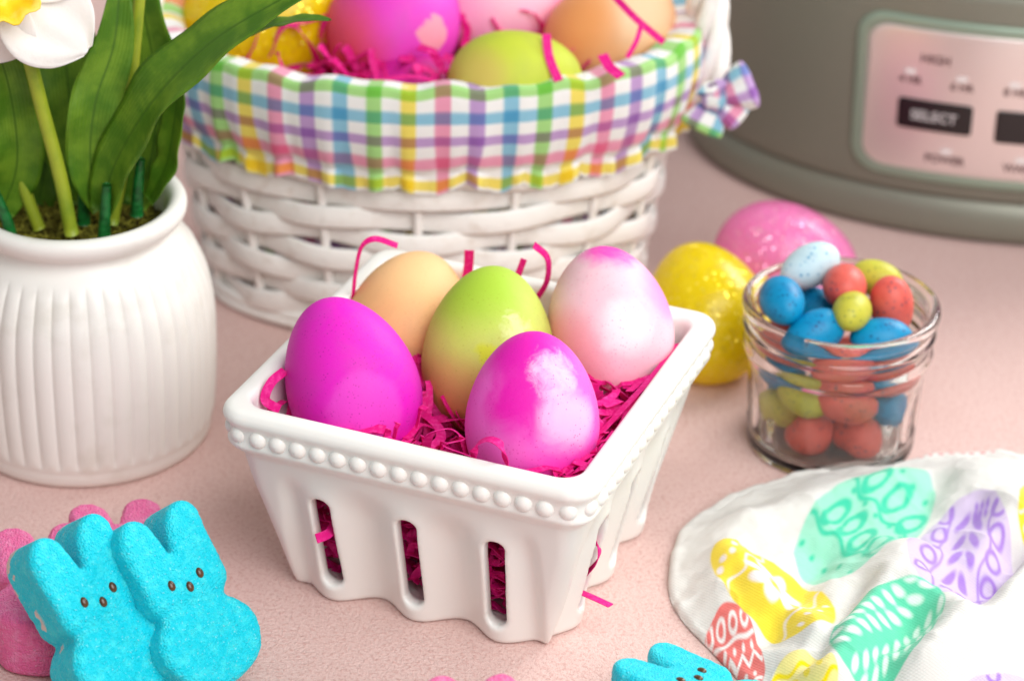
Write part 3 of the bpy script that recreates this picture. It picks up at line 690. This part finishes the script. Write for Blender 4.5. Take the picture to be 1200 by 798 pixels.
strip([(716, -8, 17.4), (745, 22, 16.2), (778, 50, 15.8)], .28, BK, 'long pink paper strip slanting across the peach egg in the wicker basket')
strip([(752, 28, 16.2), (746, 48, 15.5), (735, 68, 15.0)], .2, BK, 'thin short pink paper strip branching on the peach egg')
strip([(706, 64, 14.6), (714, 78, 14.0), (728, 90, 13.4)], .42, BK + UP * .5, 'small curled pink paper strip over the gingham hem')

# ------------------------------------------------------------------ slow cooker
CC = np.array([26.6, 37.8, 0.0])
def cook_build(nt, b):
    nt.l.new(nt.mix(nt.ramp(nt.noise(4000, 2), .4, .6), srgb(126, 126, 113), srgb(138, 138, 124)), b.inputs['Base Color'])
M_COOK = mat('grey_metallic_paint', rough=.42, metal=.35, spec=.5, build=cook_build)
M_PANEL = mat('brushed_steel_panel', srgb(240, 226, 222), rough=.34, metal=.7, bump=(900, .04, .0002))
M_FRAME = mat('satin_frame', srgb(150, 168, 150), rough=.3, metal=.4)
M_BLK = mat('black_button', srgb(22, 18, 20), rough=.3, coat=.3)
M_INK = mat('grey_ink', srgb(96, 66, 66), rough=.6)
M_WINK = mat('pale_ink', srgb(196, 190, 190), rough=.6)
M_LED = mat('pale_lens', srgb(232, 226, 224), rough=.2)
M_STONE = mat('black_stoneware', srgb(26, 25, 25), rough=.2, coat=.5)
M_GLASS0 = mat('lid_glass', (.9, .95, .93), rough=.02, trans=1.0, ior=1.45)
cook = thing('slow_cooker', CC, 'large oval grey slow cooker with pinkish steel control panel', 'slow cooker')
def oval_lathe(prof, n=160):
    P = np.array(prof, float); a = np.linspace(0, 2 * math.pi, n, endpoint=False)
    V = np.stack([(17.0 + P[None, :, 0]) * np.cos(a)[:, None], (12.3 + P[None, :, 0]) * np.sin(a)[:, None], np.broadcast_to(P[:, 1], (n, len(P)))], -1)
    return V.reshape(-1, 3), gridf(n, len(P), cu=True)
v, f = oval_lathe([(-12, .35), (-.9, .35), (-.5, .12), (-.1, .1), (.12, .3), (.2, .7), (.16, 1.3), (.02, 1.75), (-.16, 1.95), (-.22, 2.05)]); mesh('base', v, f, M_COOK, cook)
v, f = oval_lathe([(-.26, 2.0), (-.05, 2.1), (.04, 2.35), (.10, 3.2), (.22, 5.5), (.34, 8), (.45, 10.5), (.50, 11.6), (.48, 12.0), (.3, 12.15)]); mesh('body', v, f, M_COOK, cook)
v, f = oval_lathe([(.25, 12.1), (.62, 12.2), (.75, 12.45), (.62, 12.8), (.1, 12.9), (-.6, 12.7)]); mesh('rim', v, f, M_PANEL, cook)
v, f = oval_lathe([(-.55, 12.5), (-.2, 13.4), (.1, 13.9), (.15, 14.3), (-.5, 14.5), (-1.0, 14.2), (-1.4, 12), (-2, 6), (-3, 3), (-11.9, 2.6)]); mesh('stoneware', v, f, M_STONE, cook)
def cook_pt(phi, z, off=0.0):
    e = np.interp(z, [2.35, 3.2, 5.5, 8, 10.5, 11.6], [.04, .10, .22, .34, .45, .5]); rx, ry = 17.0 + e, 12.3 + e
    x, y = rx * np.sin(phi), -ry * np.cos(phi); nx, ny = np.sin(phi) / rx, -np.cos(phi) / ry; nl = np.hypot(nx, ny)
    return np.stack([x + nx / nl * off, y + ny / nl * off, z + 0 * phi], -1)
def cook_phi(px, py):
    p = ony(px, py, 26.0) - CC
    for _ in range(4):
        phi = math.asin(max(-1, min(1, p[0] / 17.3))); p = ony(px, py, CC[1] - 12.6 * math.cos(phi)) - CC
    return phi, p[2]
def rrect(w, h, r, n=10):
    pts = []
    for cx, cy, a0 in ((w - r, h - r, 0), (-w + r, h - r, 90), (-w + r, -h + r, 180), (w - r, -h + r, 270)):
        for k in range(n): a1 = R(a0 + 90 * k / (n - 1)); pts.append((cx + r * math.cos(a1), cy + r * math.sin(a1)))
    out = []
    P = np.array(pts); P2 = np.vstack([P, P[:1]])
    for i in range(len(P)):
        L = np.linalg.norm(P2[i + 1] - P2[i]); k = max(1, int(L / .35))
        for q in range(k): out.append(P2[i] + (P2[i + 1] - P2[i]) * q / k)
    return np.array(out)
def cook_patch(name, phi0, z0, w, h, r, off, m, parent, depth=.12, border=None):
    """rounded plate on the curved side; w,h half sizes (w as arc length)"""
    kx = 1 / 14.0 if w > 3 else 1 / 13.5; o = rrect(w, h, r); nn = len(o); rings = []
    if border is None:
        for s in np.linspace(0.02, .97, 14): rings.append((o * s, off))
        rings += [(o, off - .03), (o, off - depth)]
    else:
        oi = rrect(w - border, h - border, max(.1, r - border * .6)); ii = np.array([oi[np.argmin(((oi - p) ** 2).sum(1))] for p in o])
        for s, d in ((0, -depth), (0, -.02), (.2, .03), (.5, .06), (.8, .03), (1, -.02), (1, -depth)): rings.append((o * (1 - s) + ii * s, off + d))
    V = np.vstack([cook_pt(phi0 + p[:, 0] * kx, z0 + p[:, 1], d) for p, d in rings])
    return mesh(name, V, gridf(len(rings), nn, cv=True), m, parent)
pl, zl = cook_phi(1004, 110); z0 = 6.75; hw = (0.0 - pl) * 14.0
panel = cook_patch('control_panel', 0.0, z0, hw - .3, 3.45, .9, .14, M_PANEL, cook)
cook_patch('panel_frame', 0.0, z0, hw + .15, 3.95, 1.25, .10, M_FRAME, cook, depth=.2, border=.62)
def ptext(txt, px, py, size, m, off=.16, parent=panel):
    phi, z = cook_phi(px, py); c = bpy.data.curves.new('lettering', 'FONT'); c.body = txt; c.size = size * .88 * U; c.align_x = 'CENTER'; c.align_y = 'CENTER'; c.extrude = .006 * U; c.offset = .012 * U
    o = bpy.data.objects.new('lettering', c); link(o)
    dg = bpy.context.evaluated_depsgraph_get(); me = bpy.data.meshes.new_from_object(o.evaluated_get(dg)); bpy.data.objects.remove(o)
    me.materials.clear(); me.materials.append(m); o = bpy.data.objects.new('lettering', me); link(o, parent)
    p = cook_pt(np.array(phi), np.array(z), off); o.location = p * U
    n = np.array([math.sin(phi) / 17.3, -math.cos(phi) / 12.6, 0]); n /= np.linalg.norm(n); xr = np.cross((0, 0, 1), n)
    o.rotation_euler = Matrix((xr, (0, 0, 1), n)).transposed().to_euler(); return o
def pbutton(px, py, w, h):
    phi, z = cook_phi(px, py); return cook_patch('button', phi, z, w, h, .16, .22, M_BLK, panel, depth=.1)
b1 = pbutton(1095, 136, 1.35, .72); pbutton(1221, 152, 1.6, .78)
ptext('SELECT', 1095, 136, .72, M_WINK, .27)
ptext('HIGH', 1098, 69, .62, M_INK); ptext('4 HR', 1068, 92, .55, M_INK); ptext('6 HR', 1128, 102, .55, M_INK); ptext('8 HR', 1190, 108, .55, M_INK)
ptext('POWER', 1106, 188, .58, M_INK); ptext('WARM', 1196, 199, .58, M_INK)
for px, py in ((1068, 82), (1128, 92), (1190, 99), (1108, 178), (1196, 189)):
    phi, z = cook_phi(px, py); cook_patch('indicator_lens', phi, z, .2, .12, .1, .17, M_LED, panel, depth=.06)

# ------------------------------------------------------------------ glitter eggs on the table
plastic_egg('yellow glitter plastic egg on the tabletop between basket and jar', onz(828, 366, 2.55), (-.25, .55, .55), 6.0, 5.0, M_GY, None)
plastic_egg('pink glitter plastic egg on the tabletop behind the glass jar', onz(920, 306, 2.45), (.93, -.25, -.05), 6.2, 4.9, M_GP, None)

# ------------------------------------------------------------------ jar of candy
JC = np.array([13.85, 8.2, 0])
M_GLASS = mat('clear_glass', (1.0, 1.0, .975), rough=.0, trans=1.0, ior=1.46, bump=(60, .08, .0012))
jp = [(.01, .12), (2.3, .14), (2.75, .04), (3.05, 0), (3.22, .12), (3.3, .4), (3.30, .8), (3.34, 2.0), (3.42, 3.2), (3.48, 3.55), (3.54, 3.72), (3.63, 3.86), (3.68, 4.0), (3.65, 4.14), (3.58, 4.27), (3.56, 4.4), (3.58, 4.62), (3.70, 4.75), (3.72, 4.86), (3.62, 4.98), (3.58, 5.15), (3.66, 5.30), (3.78, 5.42), (3.82, 5.6), (3.76, 5.76), (3.6, 5.82), (3.42, 5.74), (3.34, 5.5), (3.36, 4.6), (3.34, 4.0), (3.27, 3.4), (3.16, 2.0), (3.10, .9), (2.9, .46), (2.4, .32), (.01, .30)]
jp = np.array(jp) * [1, 1.085]; jq = spline(jp, 150)
v, f = lathe(jq, 96, lambda A, Z: np.where((Z > .5) & (Z < 3.3), .035 * np.cos(A * 20) * np.sin(np.clip((Z - .5) / 2.8, 0, 1) * math.pi), 0) * (jq[None, :, 0] > 3.2))
tag(mesh('glass_jar', v, f, M_GLASS, loc=JC), 'small clear glass jar with ribbed neck, heaped with candy eggs', 'jar')
def candy_mat(name, base, dark, sp=(40, 40, 46), amount=.75):
    return egg_mat(name, base, [(cdir(.3, .3), .3, 1.0, tuple(min(1, x * 1.08) for x in base), 120, .5)], speck=(srgb(*sp), 430, .40, min(1, amount * 1.3)), rough=.42, mottle=(dark, 160, .45, .75))
CM = {'coral': candy_mat('candy_coral', srgb(220, 100, 88), srgb(204, 80, 72), (90, 70, 90), .6), 'blue': candy_mat('candy_blue', srgb(0, 138, 186), srgb(0, 112, 164), (10, 60, 110), .7),
      'lime': candy_mat('candy_lime', srgb(192, 188, 66), srgb(168, 168, 50), (100, 120, 70), .5), 'white': candy_mat('candy_white', srgb(196, 220, 226), srgb(180, 208, 218), (60, 150, 190), .9)}
CL = {'coral': 'coral red candy egg seen through the glass below the jar rim', 'blue': 'bright blue candy egg seen through the glass below the jar rim', 'lime': 'yellow green candy egg seen through the glass below the jar rim', 'white': 'pale white candy egg with blue speckles on top of the jar'}
CN = [(897, 338, 9.6, 'coral'), (947, 313, 10.0, 'white'), (986, 328, 9.0, 'coral'), (1028, 318, 10.9, 'lime'), (915, 358, 7.9, 'blue'), (957, 356, 9.9, 'blue'), (947, 388, 7.0, 'blue'), (998, 378, 7.4, 'lime'), (1043, 358, 8.6, 'coral'), (1040, 402, 7.2, 'blue'),
      (985, 438, 6.9, 'coral'), (897, 408, 7.6, 'coral'), (918, 434, 7.8, 'blue'), (935, 466, 6.8, 'lime'), (903, 462, 8.0, 'lime'), (1050, 442, 7.4, 'coral'), (1035, 480, 7.2, 'blue'), (980, 488, 6.6, 'coral'), (1022, 515, 7.0, 'coral'), (940, 522, 7.0, 'coral')]
P = [ony(a, b + 9, y - .9) for a, b, y, _ in CN]; kinds = [k[3] for k in CN]; nfix = len(P)
for k in range(5):
    a = random.uniform(.2, 2.9); q = random.uniform(.3, 2.3); P.append(JC + [q * math.cos(a), q * math.sin(a) * .9 + .3, .9 + 3.2 * k / 5]); kinds.append(random.choice(['coral', 'blue', 'lime', 'coral', 'blue']))
P = np.array(P); home = P.copy(); rad = np.array([.76 if k == 'lime' else .87 for k in kinds])
for it in range(900):
    d = P[:, None] - P[None]; L = np.linalg.norm(d, axis=2) + np.eye(len(P)) * 9; ov = np.clip(rad[:, None] + rad[None] - L, 0, None)
    P += .25 * (d / L[..., None] * ov[..., None]).sum(1)
    P[:nfix] += .09 * (home[:nfix] - P[:nfix]) * (it < 750); P[nfix:, 2] -= .004
    lim = np.interp(P[:, 2], [.3, 1, 3.2, 4.5, 5.6, 7], [2.9, 2.98, 3.1, 3.26, 3.4, 3.8]) - rad - .24; dd = P[:, :2] - JC[:2]; q = np.hypot(dd[:, 0], dd[:, 1]); k = np.where(q > lim, lim / np.maximum(q, 1e-6), 1)
    P[:, :2] = JC[:2] + dd * k[:, None]; P[:, 2] = np.maximum(P[:, 2], .48 + rad)
cmesh = {}
CLS = {0: 'coral candy egg at the jar rim behind the topmost blue one, facing the ceramic basket', 2: 'coral speckled candy egg touching the white one on top of the heap', 3: 'yellow green candy egg peeking out behind the topmost coral one',
       4: 'glossy blue candy egg beside the white one on the heap', 5: 'blue candy egg half hidden under the white and coral ones', 6: 'heavily speckled blue candy egg beside the yellow green one on the heap',
       7: 'mottled yellow green candy egg in the middle of the heap top', 8: 'plain coral candy egg resting on a blue one beside the jar rim', 9: 'blue candy egg at the jar rim under the plain coral one'}
for i, (p, kd) in enumerate(zip(P, kinds)):
    ax = RNG.normal(size=3); ax[2] *= .4; ax[1] *= .6; r0 = rad[i]; s = 1.0 if kd != 'lime' else .8
    if kd not in cmesh:
        v, f = egg_mesh(2.45 * r0 / .86 * (1 if kd != 'lime' else .98), 1.66 * r0 / .86, (0, 0, 1), 32, 20, .08); o = mesh('candy_egg', v, f, CM[kd]); cmesh[kd] = o.data
    else: o = bpy.data.objects.new('candy_egg', cmesh[kd]); link(o)
    o.location = p * U; o.rotation_euler = Vector((0, 0, 1)).rotation_difference(Vector(ax).normalized()).to_euler()
    tag(o, CLS.get(i, CL[kd]), 'candy', {'coral': 'coral candy eggs in the jar', 'blue': 'blue candy eggs in the jar', 'lime': 'yellow green candy eggs in the jar', 'white': None}[kd])

# ------------------------------------------------------------------ marshmallow bunnies
def build_bunny():
    hs = .075; lo = np.array([-2.3, -.5, -1.6]); hi = np.array([2.3, 7.2, 1.6]); n = ((hi - lo) / hs).astype(int) + 1
    X, Y, Z = np.meshgrid(*[(lo[i] + hs * np.arange(n[i])).astype(np.float32) for i in range(3)], indexing='ij')
    def ell(cx, cy, rx, ry): q = np.sqrt(((X - cx) / rx) ** 2 + ((Y - cy) / ry) ** 2); return (q - 1) * min(rx, ry)
    def cap(ax, ay, bx, by, ra, rb):
        dx, dy = bx - ax, by - ay; t = np.clip(((X - ax) * dx + (Y - ay) * dy) / (dx * dx + dy * dy), 0, 1); return np.hypot(X - ax - t * dx, Y - ay - t * dy) - (ra + (rb - ra) * t)
    d = smin(ell(0, 1.42, 1.85, 1.52), ell(0, 3.35, 1.55, 1.12), .22)
    for sg in (-1, 1): d = smin(d, cap(sg * .78, 3.9, sg * .92, 5.25, .78, .66), .10)
    d = d + .05 * np.sin(X * 3 + 1) * np.sin(Y * 2.3)
    dome = 1.0 + .10 * np.clip(1 - d * d * 0, 0, 1) - .12 * np.exp(-((Y - 2.65) / .35) ** 2) * (Z > 0)
    dz = np.abs(Z) - dome
    ro = .26; a = d + ro; b = dz + ro
    D = np.sqrt(np.maximum(a, 0) ** 2 + np.maximum(b, 0) ** 2) + np.minimum(np.maximum(a, b), 0) - ro
    V, Q = surface_nets(D, lo, hs)
    for _ in range(2):                            # sugar lumps
        V = V + 0
    nz = (vnoise(V[:, 0] * 9 + 50, V[:, 1] * 9 + V[:, 2] * 7 + 90, 2) - .5) * .03
    V[:, 2] += nz * np.sign(V[:, 2]); V[:, 0] += (vnoise(V[:, 1] * 9 + 40, V[:, 2] * 9 + 70, 5) - .5) * .035
    return V, Q
BUV, BUQ = build_bunny()
def sugar(name, base, light, bare=True):
    def bld(nt, b):
        n1 = nt.noise(1100, 3, .7); n2 = nt.noise(300, 4, .6)
        c = nt.mix(nt.ramp(n2, .42, .7), base, light); c = nt.mix(nt.ramp(n1, .60, .70, 0, .55), c, tuple(min(1, x * .5 + .45) for x in light))
        if bare:
            sp = nt.add('ShaderNodeSeparateXYZ'); nt.l.new(nt.obj(), sp.inputs[0])
            side = nt.ramp(sp.outputs[2], -.0008, -.0030)
            f = nt.math('MULTIPLY', side, nt.ramp(nt.noise(110, 3, .6), .535, .56))
            c = nt.mix(f, c, srgb(236, 214, 204))
        nt.l.new(c, b.inputs['Base Color'])
        h = nt.math('ADD', n1, nt.math('MULTIPLY', nt.vor(1500), .8))
        nt.l.new(nt.bump(h, .9, .0009), b.inputs['Normal'])
    return mat(name, base, rough=.5, spec=.4, sss=.25, sss_r=(.5, .8, 1), sss_s=.003, build=bld)
M_CY = sugar('cyan_sugar', srgb(0, 220, 240), srgb(60, 234, 246)); M_PK = sugar('pink_sugar', srgb(246, 110, 168), srgb(250, 140, 186), False)
M_EYE = mat('brown_icing', srgb(70, 40, 10), rough=.3, coat=.3, var=(300, srgb(96, 60, 18), .4, .6))
ev, ef = egg_mesh(.36, .26, (0, 1, 0), 16, 10, .05); ev[:, 2] *= .7
BUN = {}
def bunny(label, X, Z, m, at, group, anchor=(0, 3.45, 1.05), scale=1.0, lift=None, origin=None):
    X = np.array(X, float); Z = np.array(Z, float); Z /= np.linalg.norm(Z); X = X - Z * (X @ Z); X /= np.linalg.norm(X); Y = np.cross(Z, X)
    Rm = np.stack([X, Y, Z], 1) * scale; low = (BUV @ Rm.T)[:, 2].min(); oz = -low if lift is None else lift
    an = Rm @ np.array(anchor); p = onz(at[0], at[1], oz + an[2]) if at else None; O = p - an if at else np.array([origin[0], origin[1], oz])
    root = thing('marshmallow_bunny', O, label, 'marshmallow bunny', group); root.matrix_world = Matrix.Translation(Vector(O * U)) @ Matrix([list(r) for r in Rm]).to_4x4()
    key = m.name
    if key not in BUN: o = mesh('bunny_body', BUV, BUQ, m, root); BUN[key] = o.data
    else: link(bpy.data.objects.new('bunny_body', BUN[key]), root)
    for nm, ex, ey in (('eye', -.56, 3.52), ('eye', .56, 3.52), ('nose', .03, 3.25)):
        if 'eye' not in BUN: o = mesh('eye', ev, ef, M_EYE, root); BUN['eye'] = o.data
        else: o = link(bpy.data.objects.new(nm, BUN['eye']), root)
        o.location = np.array((ex, ey, 1.09)) * U
    return O
def c2w(a, b, c): return a * RT + b * UP + c * BK
XB, ZB = c2w(.76, .36, -.64), c2w(.52, .30, .80)
GB = 'marshmallow bunnies on the tabletop'
O1 = bunny('blue sugar-coated marshmallow bunny leaning on pink ones, beside the ceramic basket', XB, ZB, M_CY, (218, 681), GB, scale=1.04)
O2 = bunny('blue sugar-coated marshmallow bunny with bare white patches on its side', c2w(.76, .42, -.64), c2w(.52, .26, .80), M_CY, (116, 699), GB, scale=1.04)
back = np.array([-.22, .975, 0]); sidev = np.array([.975, .22, 0])
bunny('pink marshmallow bunny lying flat under the blue bunny with white patches', -sidev, (0, 0, -1), M_PK, None, GB, origin=onz(80, 622, 2.0) - back * 6.0 - sidev * 1.0, scale=1.05)
bunny('pink marshmallow bunny lying flat under the blue bunny beside the ceramic basket', -sidev, (0, 0, -1), M_PK, None, GB, origin=onz(166, 594, 2.0) - back * 6.0 - sidev * 1.0, scale=1.05)
bunny('blue marshmallow bunny lying face up beside the printed napkin', c2w(.66, .21, -.72), c2w(.06, .94, .33), M_CY, (812, 793), GB)
bunny('pink marshmallow bunny with only its ears showing, before the ceramic basket corner', c2w(.95, .0, -.2), c2w(.1, .6, .75), M_PK, (560, 868), GB)

# ------------------------------------------------------------------ printed napkin
edge_px = [(786, 640), (800, 612), (835, 588), (880, 570), (940, 553), (1005, 540), (1060, 533), (1130, 530), (1200, 528), (1290, 530)]
edge = [onz(a, b, .5)[:2] for a, b in edge_px] + [np.array(p) for p in ((28.0, 3.0), (29.0, -6.0), (26.5, -14.5), (15.0, -16.0))] + [onz(a, b, .5)[:2] for a, b in ((920, 850), (880, 800), (838, 755), (800, 715), (784, 682))]
edge = np.array(edge); Lp = np.vstack([edge[-3:], edge, edge[:3]])
NS, NR = 1000, 330
sp_ = spline(np.vstack([edge, edge[:1]]), 4000)[:-1]; seg = np.concatenate([[0], np.cumsum(np.linalg.norm(np.diff(sp_, axis=0), axis=1))]); tt = np.linspace(0, seg[-1], NS, endpoint=False)
bd = np.stack([np.interp(tt, seg, sp_[:, 0]), np.interp(tt, seg, sp_[:, 1])], 1)
nc = np.array([19.2, -12.0]); lam = np.concatenate([np.linspace(.90, 1.0, 26)[:-1], np.linspace(1.0, .01, NR - 25) ** 1.0])
XY = nc + (bd - nc)[:, None] * lam[None, :, None]; x, y = XY[..., 0], XY[..., 1]
rdist = np.linalg.norm(bd - nc, axis=1)[:, None] * (1 - lam)[None]; under = np.arange(NR)[None] < 25
def ridge(ax, ay, bx, by, h, w, x=x, y=y):
    dx, dy = bx - ax, by - ay; t = np.clip(((x - ax) * dx + (y - ay) * dy) / (dx * dx + dy * dy), 0, 1); return h * np.exp(-(((x - ax - t * dx) ** 2 + (y - ay - t * dy) ** 2) / w ** 2))
def pz(px, py, z=1.6): return onz(px, py, z)[:2]
up_z = .42 * np.sqrt(np.clip(1 - (1 - np.clip(rdist / .35, 0, 1)) ** 2, 0, 1)) + .75 * sstep(rdist, .1, 2.6) + .08
def add_ridge(p, q, h, w): return ridge(*pz(*p), *pz(*q), h, w)
up_z += add_ridge((1065, 650), (975, 800), 1.25, 1.15) + add_ridge((1080, 700), (1125, 745), .9, .9)
up_z += add_ridge((1215, 690), (1085, 800), 1.8, 1.25) + add_ridge((1160, 560), (1260, 640), .8, 1.5) + add_ridge((850, 640), (960, 745), .65, .75) + add_ridge((1180, 600), (1150, 660), .6, .9)
up_z += add_ridge((880, 600), (1060, 550), .45, .8) - add_ridge((965, 640), (905, 730), .55, .7) - add_ridge((1140, 745), (1185, 640), .8, .7) - add_ridge((1010, 690), (955, 775), .6, .45) - add_ridge((1100, 560), (1060, 640), .35, .6)
up_z += .45 * (vnoise(x * .55 + 20, y * .55 + 20, 8) - .5) + .16 * (vnoise(x * 1.5 + 20, y * 1.5 + 20, 9) - .5) + .04 * (vnoise(x * 4 + 60, y * 4 + 60, 10) - .5)
up_z += .10 * (1 - np.abs(2 * vnoise(x * .42 + y * .30 + 40, y * .5 - x * .2 + 40, 14) - 1)) ** 4
hem = .04 * np.exp(-((rdist - .55) / .06) ** 2) * (y > 2); up_z = up_z - hem
lowz = np.linspace(.03, .1, 25)[None] * np.ones((NS, 1))
z = up_z.copy(); z[:, :25] = .03 + (lam[:25] - .9) * .7
z = np.maximum(z, .03)
V = np.stack([x, y, z], -1)
# the print, drawn on the cloth
def frame(c, tip, side, zz=1.5):
    c0, t0, s0 = pz(*c, zz), pz(*tip, zz), pz(*side, zz); B = np.stack([s0 - c0, t0 - c0], 1) * .90; return c0, np.linalg.inv(B)
wx = x + .12 * (vnoise(x * 1.2 + 5, y * 1.2 + 5, 20) - .5); wy = y + .12 * (vnoise(x * 1.2 + 35, y * 1.2 + 5, 21) - .5)
# shift the print with the cloth's slope so folds bend it
gx = np.zeros_like(x)
C = np.ones(x.shape + (3,)) * np.array(srgb(230, 228, 222)); C *= (1 - .03 * vnoise(x * 2.1 + 3, y * 2.1 + 3, 30))[..., None]
def blend(c, m, col): return c * (1 - m[..., None]) + np.array(col) * m[..., None]
def sm(d, w=.02): return np.clip(.5 - d / (2 * w), 0, 1)
def disc(u, v, cu, cv, ru, rv=None, ang=0):
    rv = rv or ru; du, dv = u - cu, v - cv; ca, sa = math.cos(ang), math.sin(ang); return (np.hypot((du * ca + dv * sa) / ru, (-du * sa + dv * ca) / rv) - 1) * min(ru, rv)
def ringd(u, v, cu, cv, ru, rv, w): return np.abs(disc(u, v, cu, cv, ru, rv)) - w
def motif(c, tip, side, base, lines):
    global C
    c0, Bi = frame(c, tip, side); p = np.stack([wx - c0[0], wy - c0[1]], -1) @ Bi.T; u, v = p[..., 0], p[..., 1]
    near = (np.abs(u) < 1.3) & (np.abs(v) < 1.3)
    e = np.hypot(u * (1 + .22 * v), v) - 1; m = sm(e, .015) * near
    C = blend(C, m * .93, base)
    dm = np.zeros_like(u); col = None
    for d, colr in lines(u, v): C = blend(C, sm(d, .02) * m * sm(e + .02, .02), colr)
G1c, G1d = srgb(150, 226, 196), srgb(62, 204, 164); PUc, PUd = srgb(214, 196, 226), srgb(168, 128, 214); YE = srgb(252, 224, 8); CO = srgb(236, 104, 98); WH_ = srgb(250, 240, 236)
def L_mint(u, v):
    out = []
    for row, (v0, nn, s) in enumerate(((-.22, 4, .17), (.42, 3, .18))):
        for k in range(nn):
            cu = (-1 + (2 * k + 1) / nn) * .82; out.append((ringd(u, v, cu, v0 + .05 * math.sin(k * 2), s * .85, s * 1.15, .045), G1d))
        out.append((np.abs(v - v0 + .24 + .05 * np.sin(u * 9)) - .03, G1d))
    for k in range(5):
        for v0 in (.12, .74, -.72): out.append((disc(u, v, -.7 + .35 * k, v0 + .03 * math.sin(3 * k), .05, .035), G1d))
    return out
def L_purple(u, v):
    out = []
    for k in range(5):
        v0 = -.75 + .34 * k
        for sg in (-1, 1): out.append((disc(u, v, sg * .14, v0, .075, .17, sg * .6), PUd))
        for sg in (-1, 1): out.append((ringd(u, v, sg * .62 * (1 - .04 * k), v0 + .12, .13, .11, .03), PUd))
    for sg in (-1, 1): out.append((np.abs(u - sg * (.42 + .05 * np.sin(v * 9))) - .022, PUd))
    for k in range(6): out.append((disc(u, v, .06 + .1 * (k % 3), .72 + .1 * (k // 3), .035, .06, .4), PUd))
    return out
def L_yellow(u, v):
    out = [(np.abs(v - .42 - .06 * np.sin(u * 8)) - .02, WH_), (np.abs(v + .52 - .05 * np.sin(u * 9)) - .018, WH_)]
    for k in range(8):
        a = k * math.pi / 4 + .2; out.append((disc(u, v, .1 + .36 * math.cos(a), -.05 + .28 * math.sin(a), .11, .22, a - math.pi / 2), WH_))
    for k in range(5): out.append((disc(u, v, -.5 + .25 * k, .68 + .06 * (k % 2), .08, .05), WH_)); out.append((disc(u, v, -.6 + .3 * k, -.72, .05), WH_))
    return out
def L_coral(u, v):
    tri = np.abs(((u * 2.6) % 1) - .5) * .42; out = [(np.abs(v + .15 - tri) - .05, WH_), (np.abs(v - .36 - .03 * np.sin(u * 8)) - .035, WH_), (np.abs(v + .55 - .06 * np.sin(u * 10)) - .04, WH_)]
    for k in range(4): out.append((ringd(u, v, -.55 + .37 * k, .63, .11, .15, .035), WH_))
    for k in range(6): out.append((disc(u, v, -.75 + .3 * k, .18, .05, .08), WH_)); out.append((disc(u, v, -.6 + .26 * k, -.36, .05, .06), WH_))
    out.append((np.abs(v + .74) - .03, WH_)); return out
def L_leaf(u, v):
    out = []
    for k in range(9):
        v0 = -.85 + .21 * k
        for sg in (-1, 1):
            for q in (.28, .62): out.append((disc(u, v, sg * q, v0 + .12 * q, .055, .16, sg * 1.05), srgb(226, 244, 232)))
    return out
def L_wave(u, v):
    out = [(np.abs(v - .55 - .08 * np.sin(u * 9)) - .06, YE), (np.abs(v + .35 - .08 * np.sin(u * 9)) - .06, YE)]
    for k in range(4): out.append((disc(u, v, -.55 + .37 * k, .12, .1, .16), YE)); out.append((disc(u, v, -.55 + .37 * k, -.75, .09, .12), YE))
    return out
motif((1020, 606), (1096, 543), (1066, 640), G1c, L_mint)
motif((1128, 652), (1146, 576), (1196, 664), PUc, L_purple)
motif((903, 686), (830, 634), (930, 660), YE, L_yellow)
motif((858, 746), (850, 688), (898, 742), CO, L_coral)
motif((1040, 756), (1104, 716), (1072, 800), srgb(80, 212, 168), L_leaf)
motif((938, 800), (928, 758), (980, 796), srgb(250, 234, 140), L_wave)
motif((1222, 596), (1230, 545), (1252, 606), YE, L_yellow); motif((1226, 690), (1230, 645), (1256, 700), CO, L_coral)
motif((1170, 836), (1200, 790), (1230, 850), PUc, L_purple)
motif((1290, 760), (1300, 700), (1340, 770), G1c, L_mint)
sb = np.abs(rdist - .45 - .05 * np.sin(np.arange(NS)[:, None] * .25)) ; stm = ((x > pz(1085, 530)[0]) & (x < pz(1175, 530)[0]) & (y > 4) & ~under)
zig = np.abs(rdist - .28 - .12 * np.sign(np.sin(np.arange(NS)[:, None] * 1.1)))
C = blend(C, sm(zig - .06, .03) * stm, srgb(240, 130, 130))
M_NAP = attr_mat('printed_cotton', .9, weave(.17, .20, .0005), sheen=.25, transl=.10)
og = np.array([nc[0], nc[1], 0.0])
tag(mesh('printed_napkin', (V - og).reshape(-1, 3), gridf(NS, NR, cu=True), M_NAP, loc=og, uv=np.stack([x, y + z], -1).reshape(-1, 2), col=C.reshape(-1, 3)), 'crumpled white cotton napkin printed with pastel Easter eggs beside the jar', 'napkin')
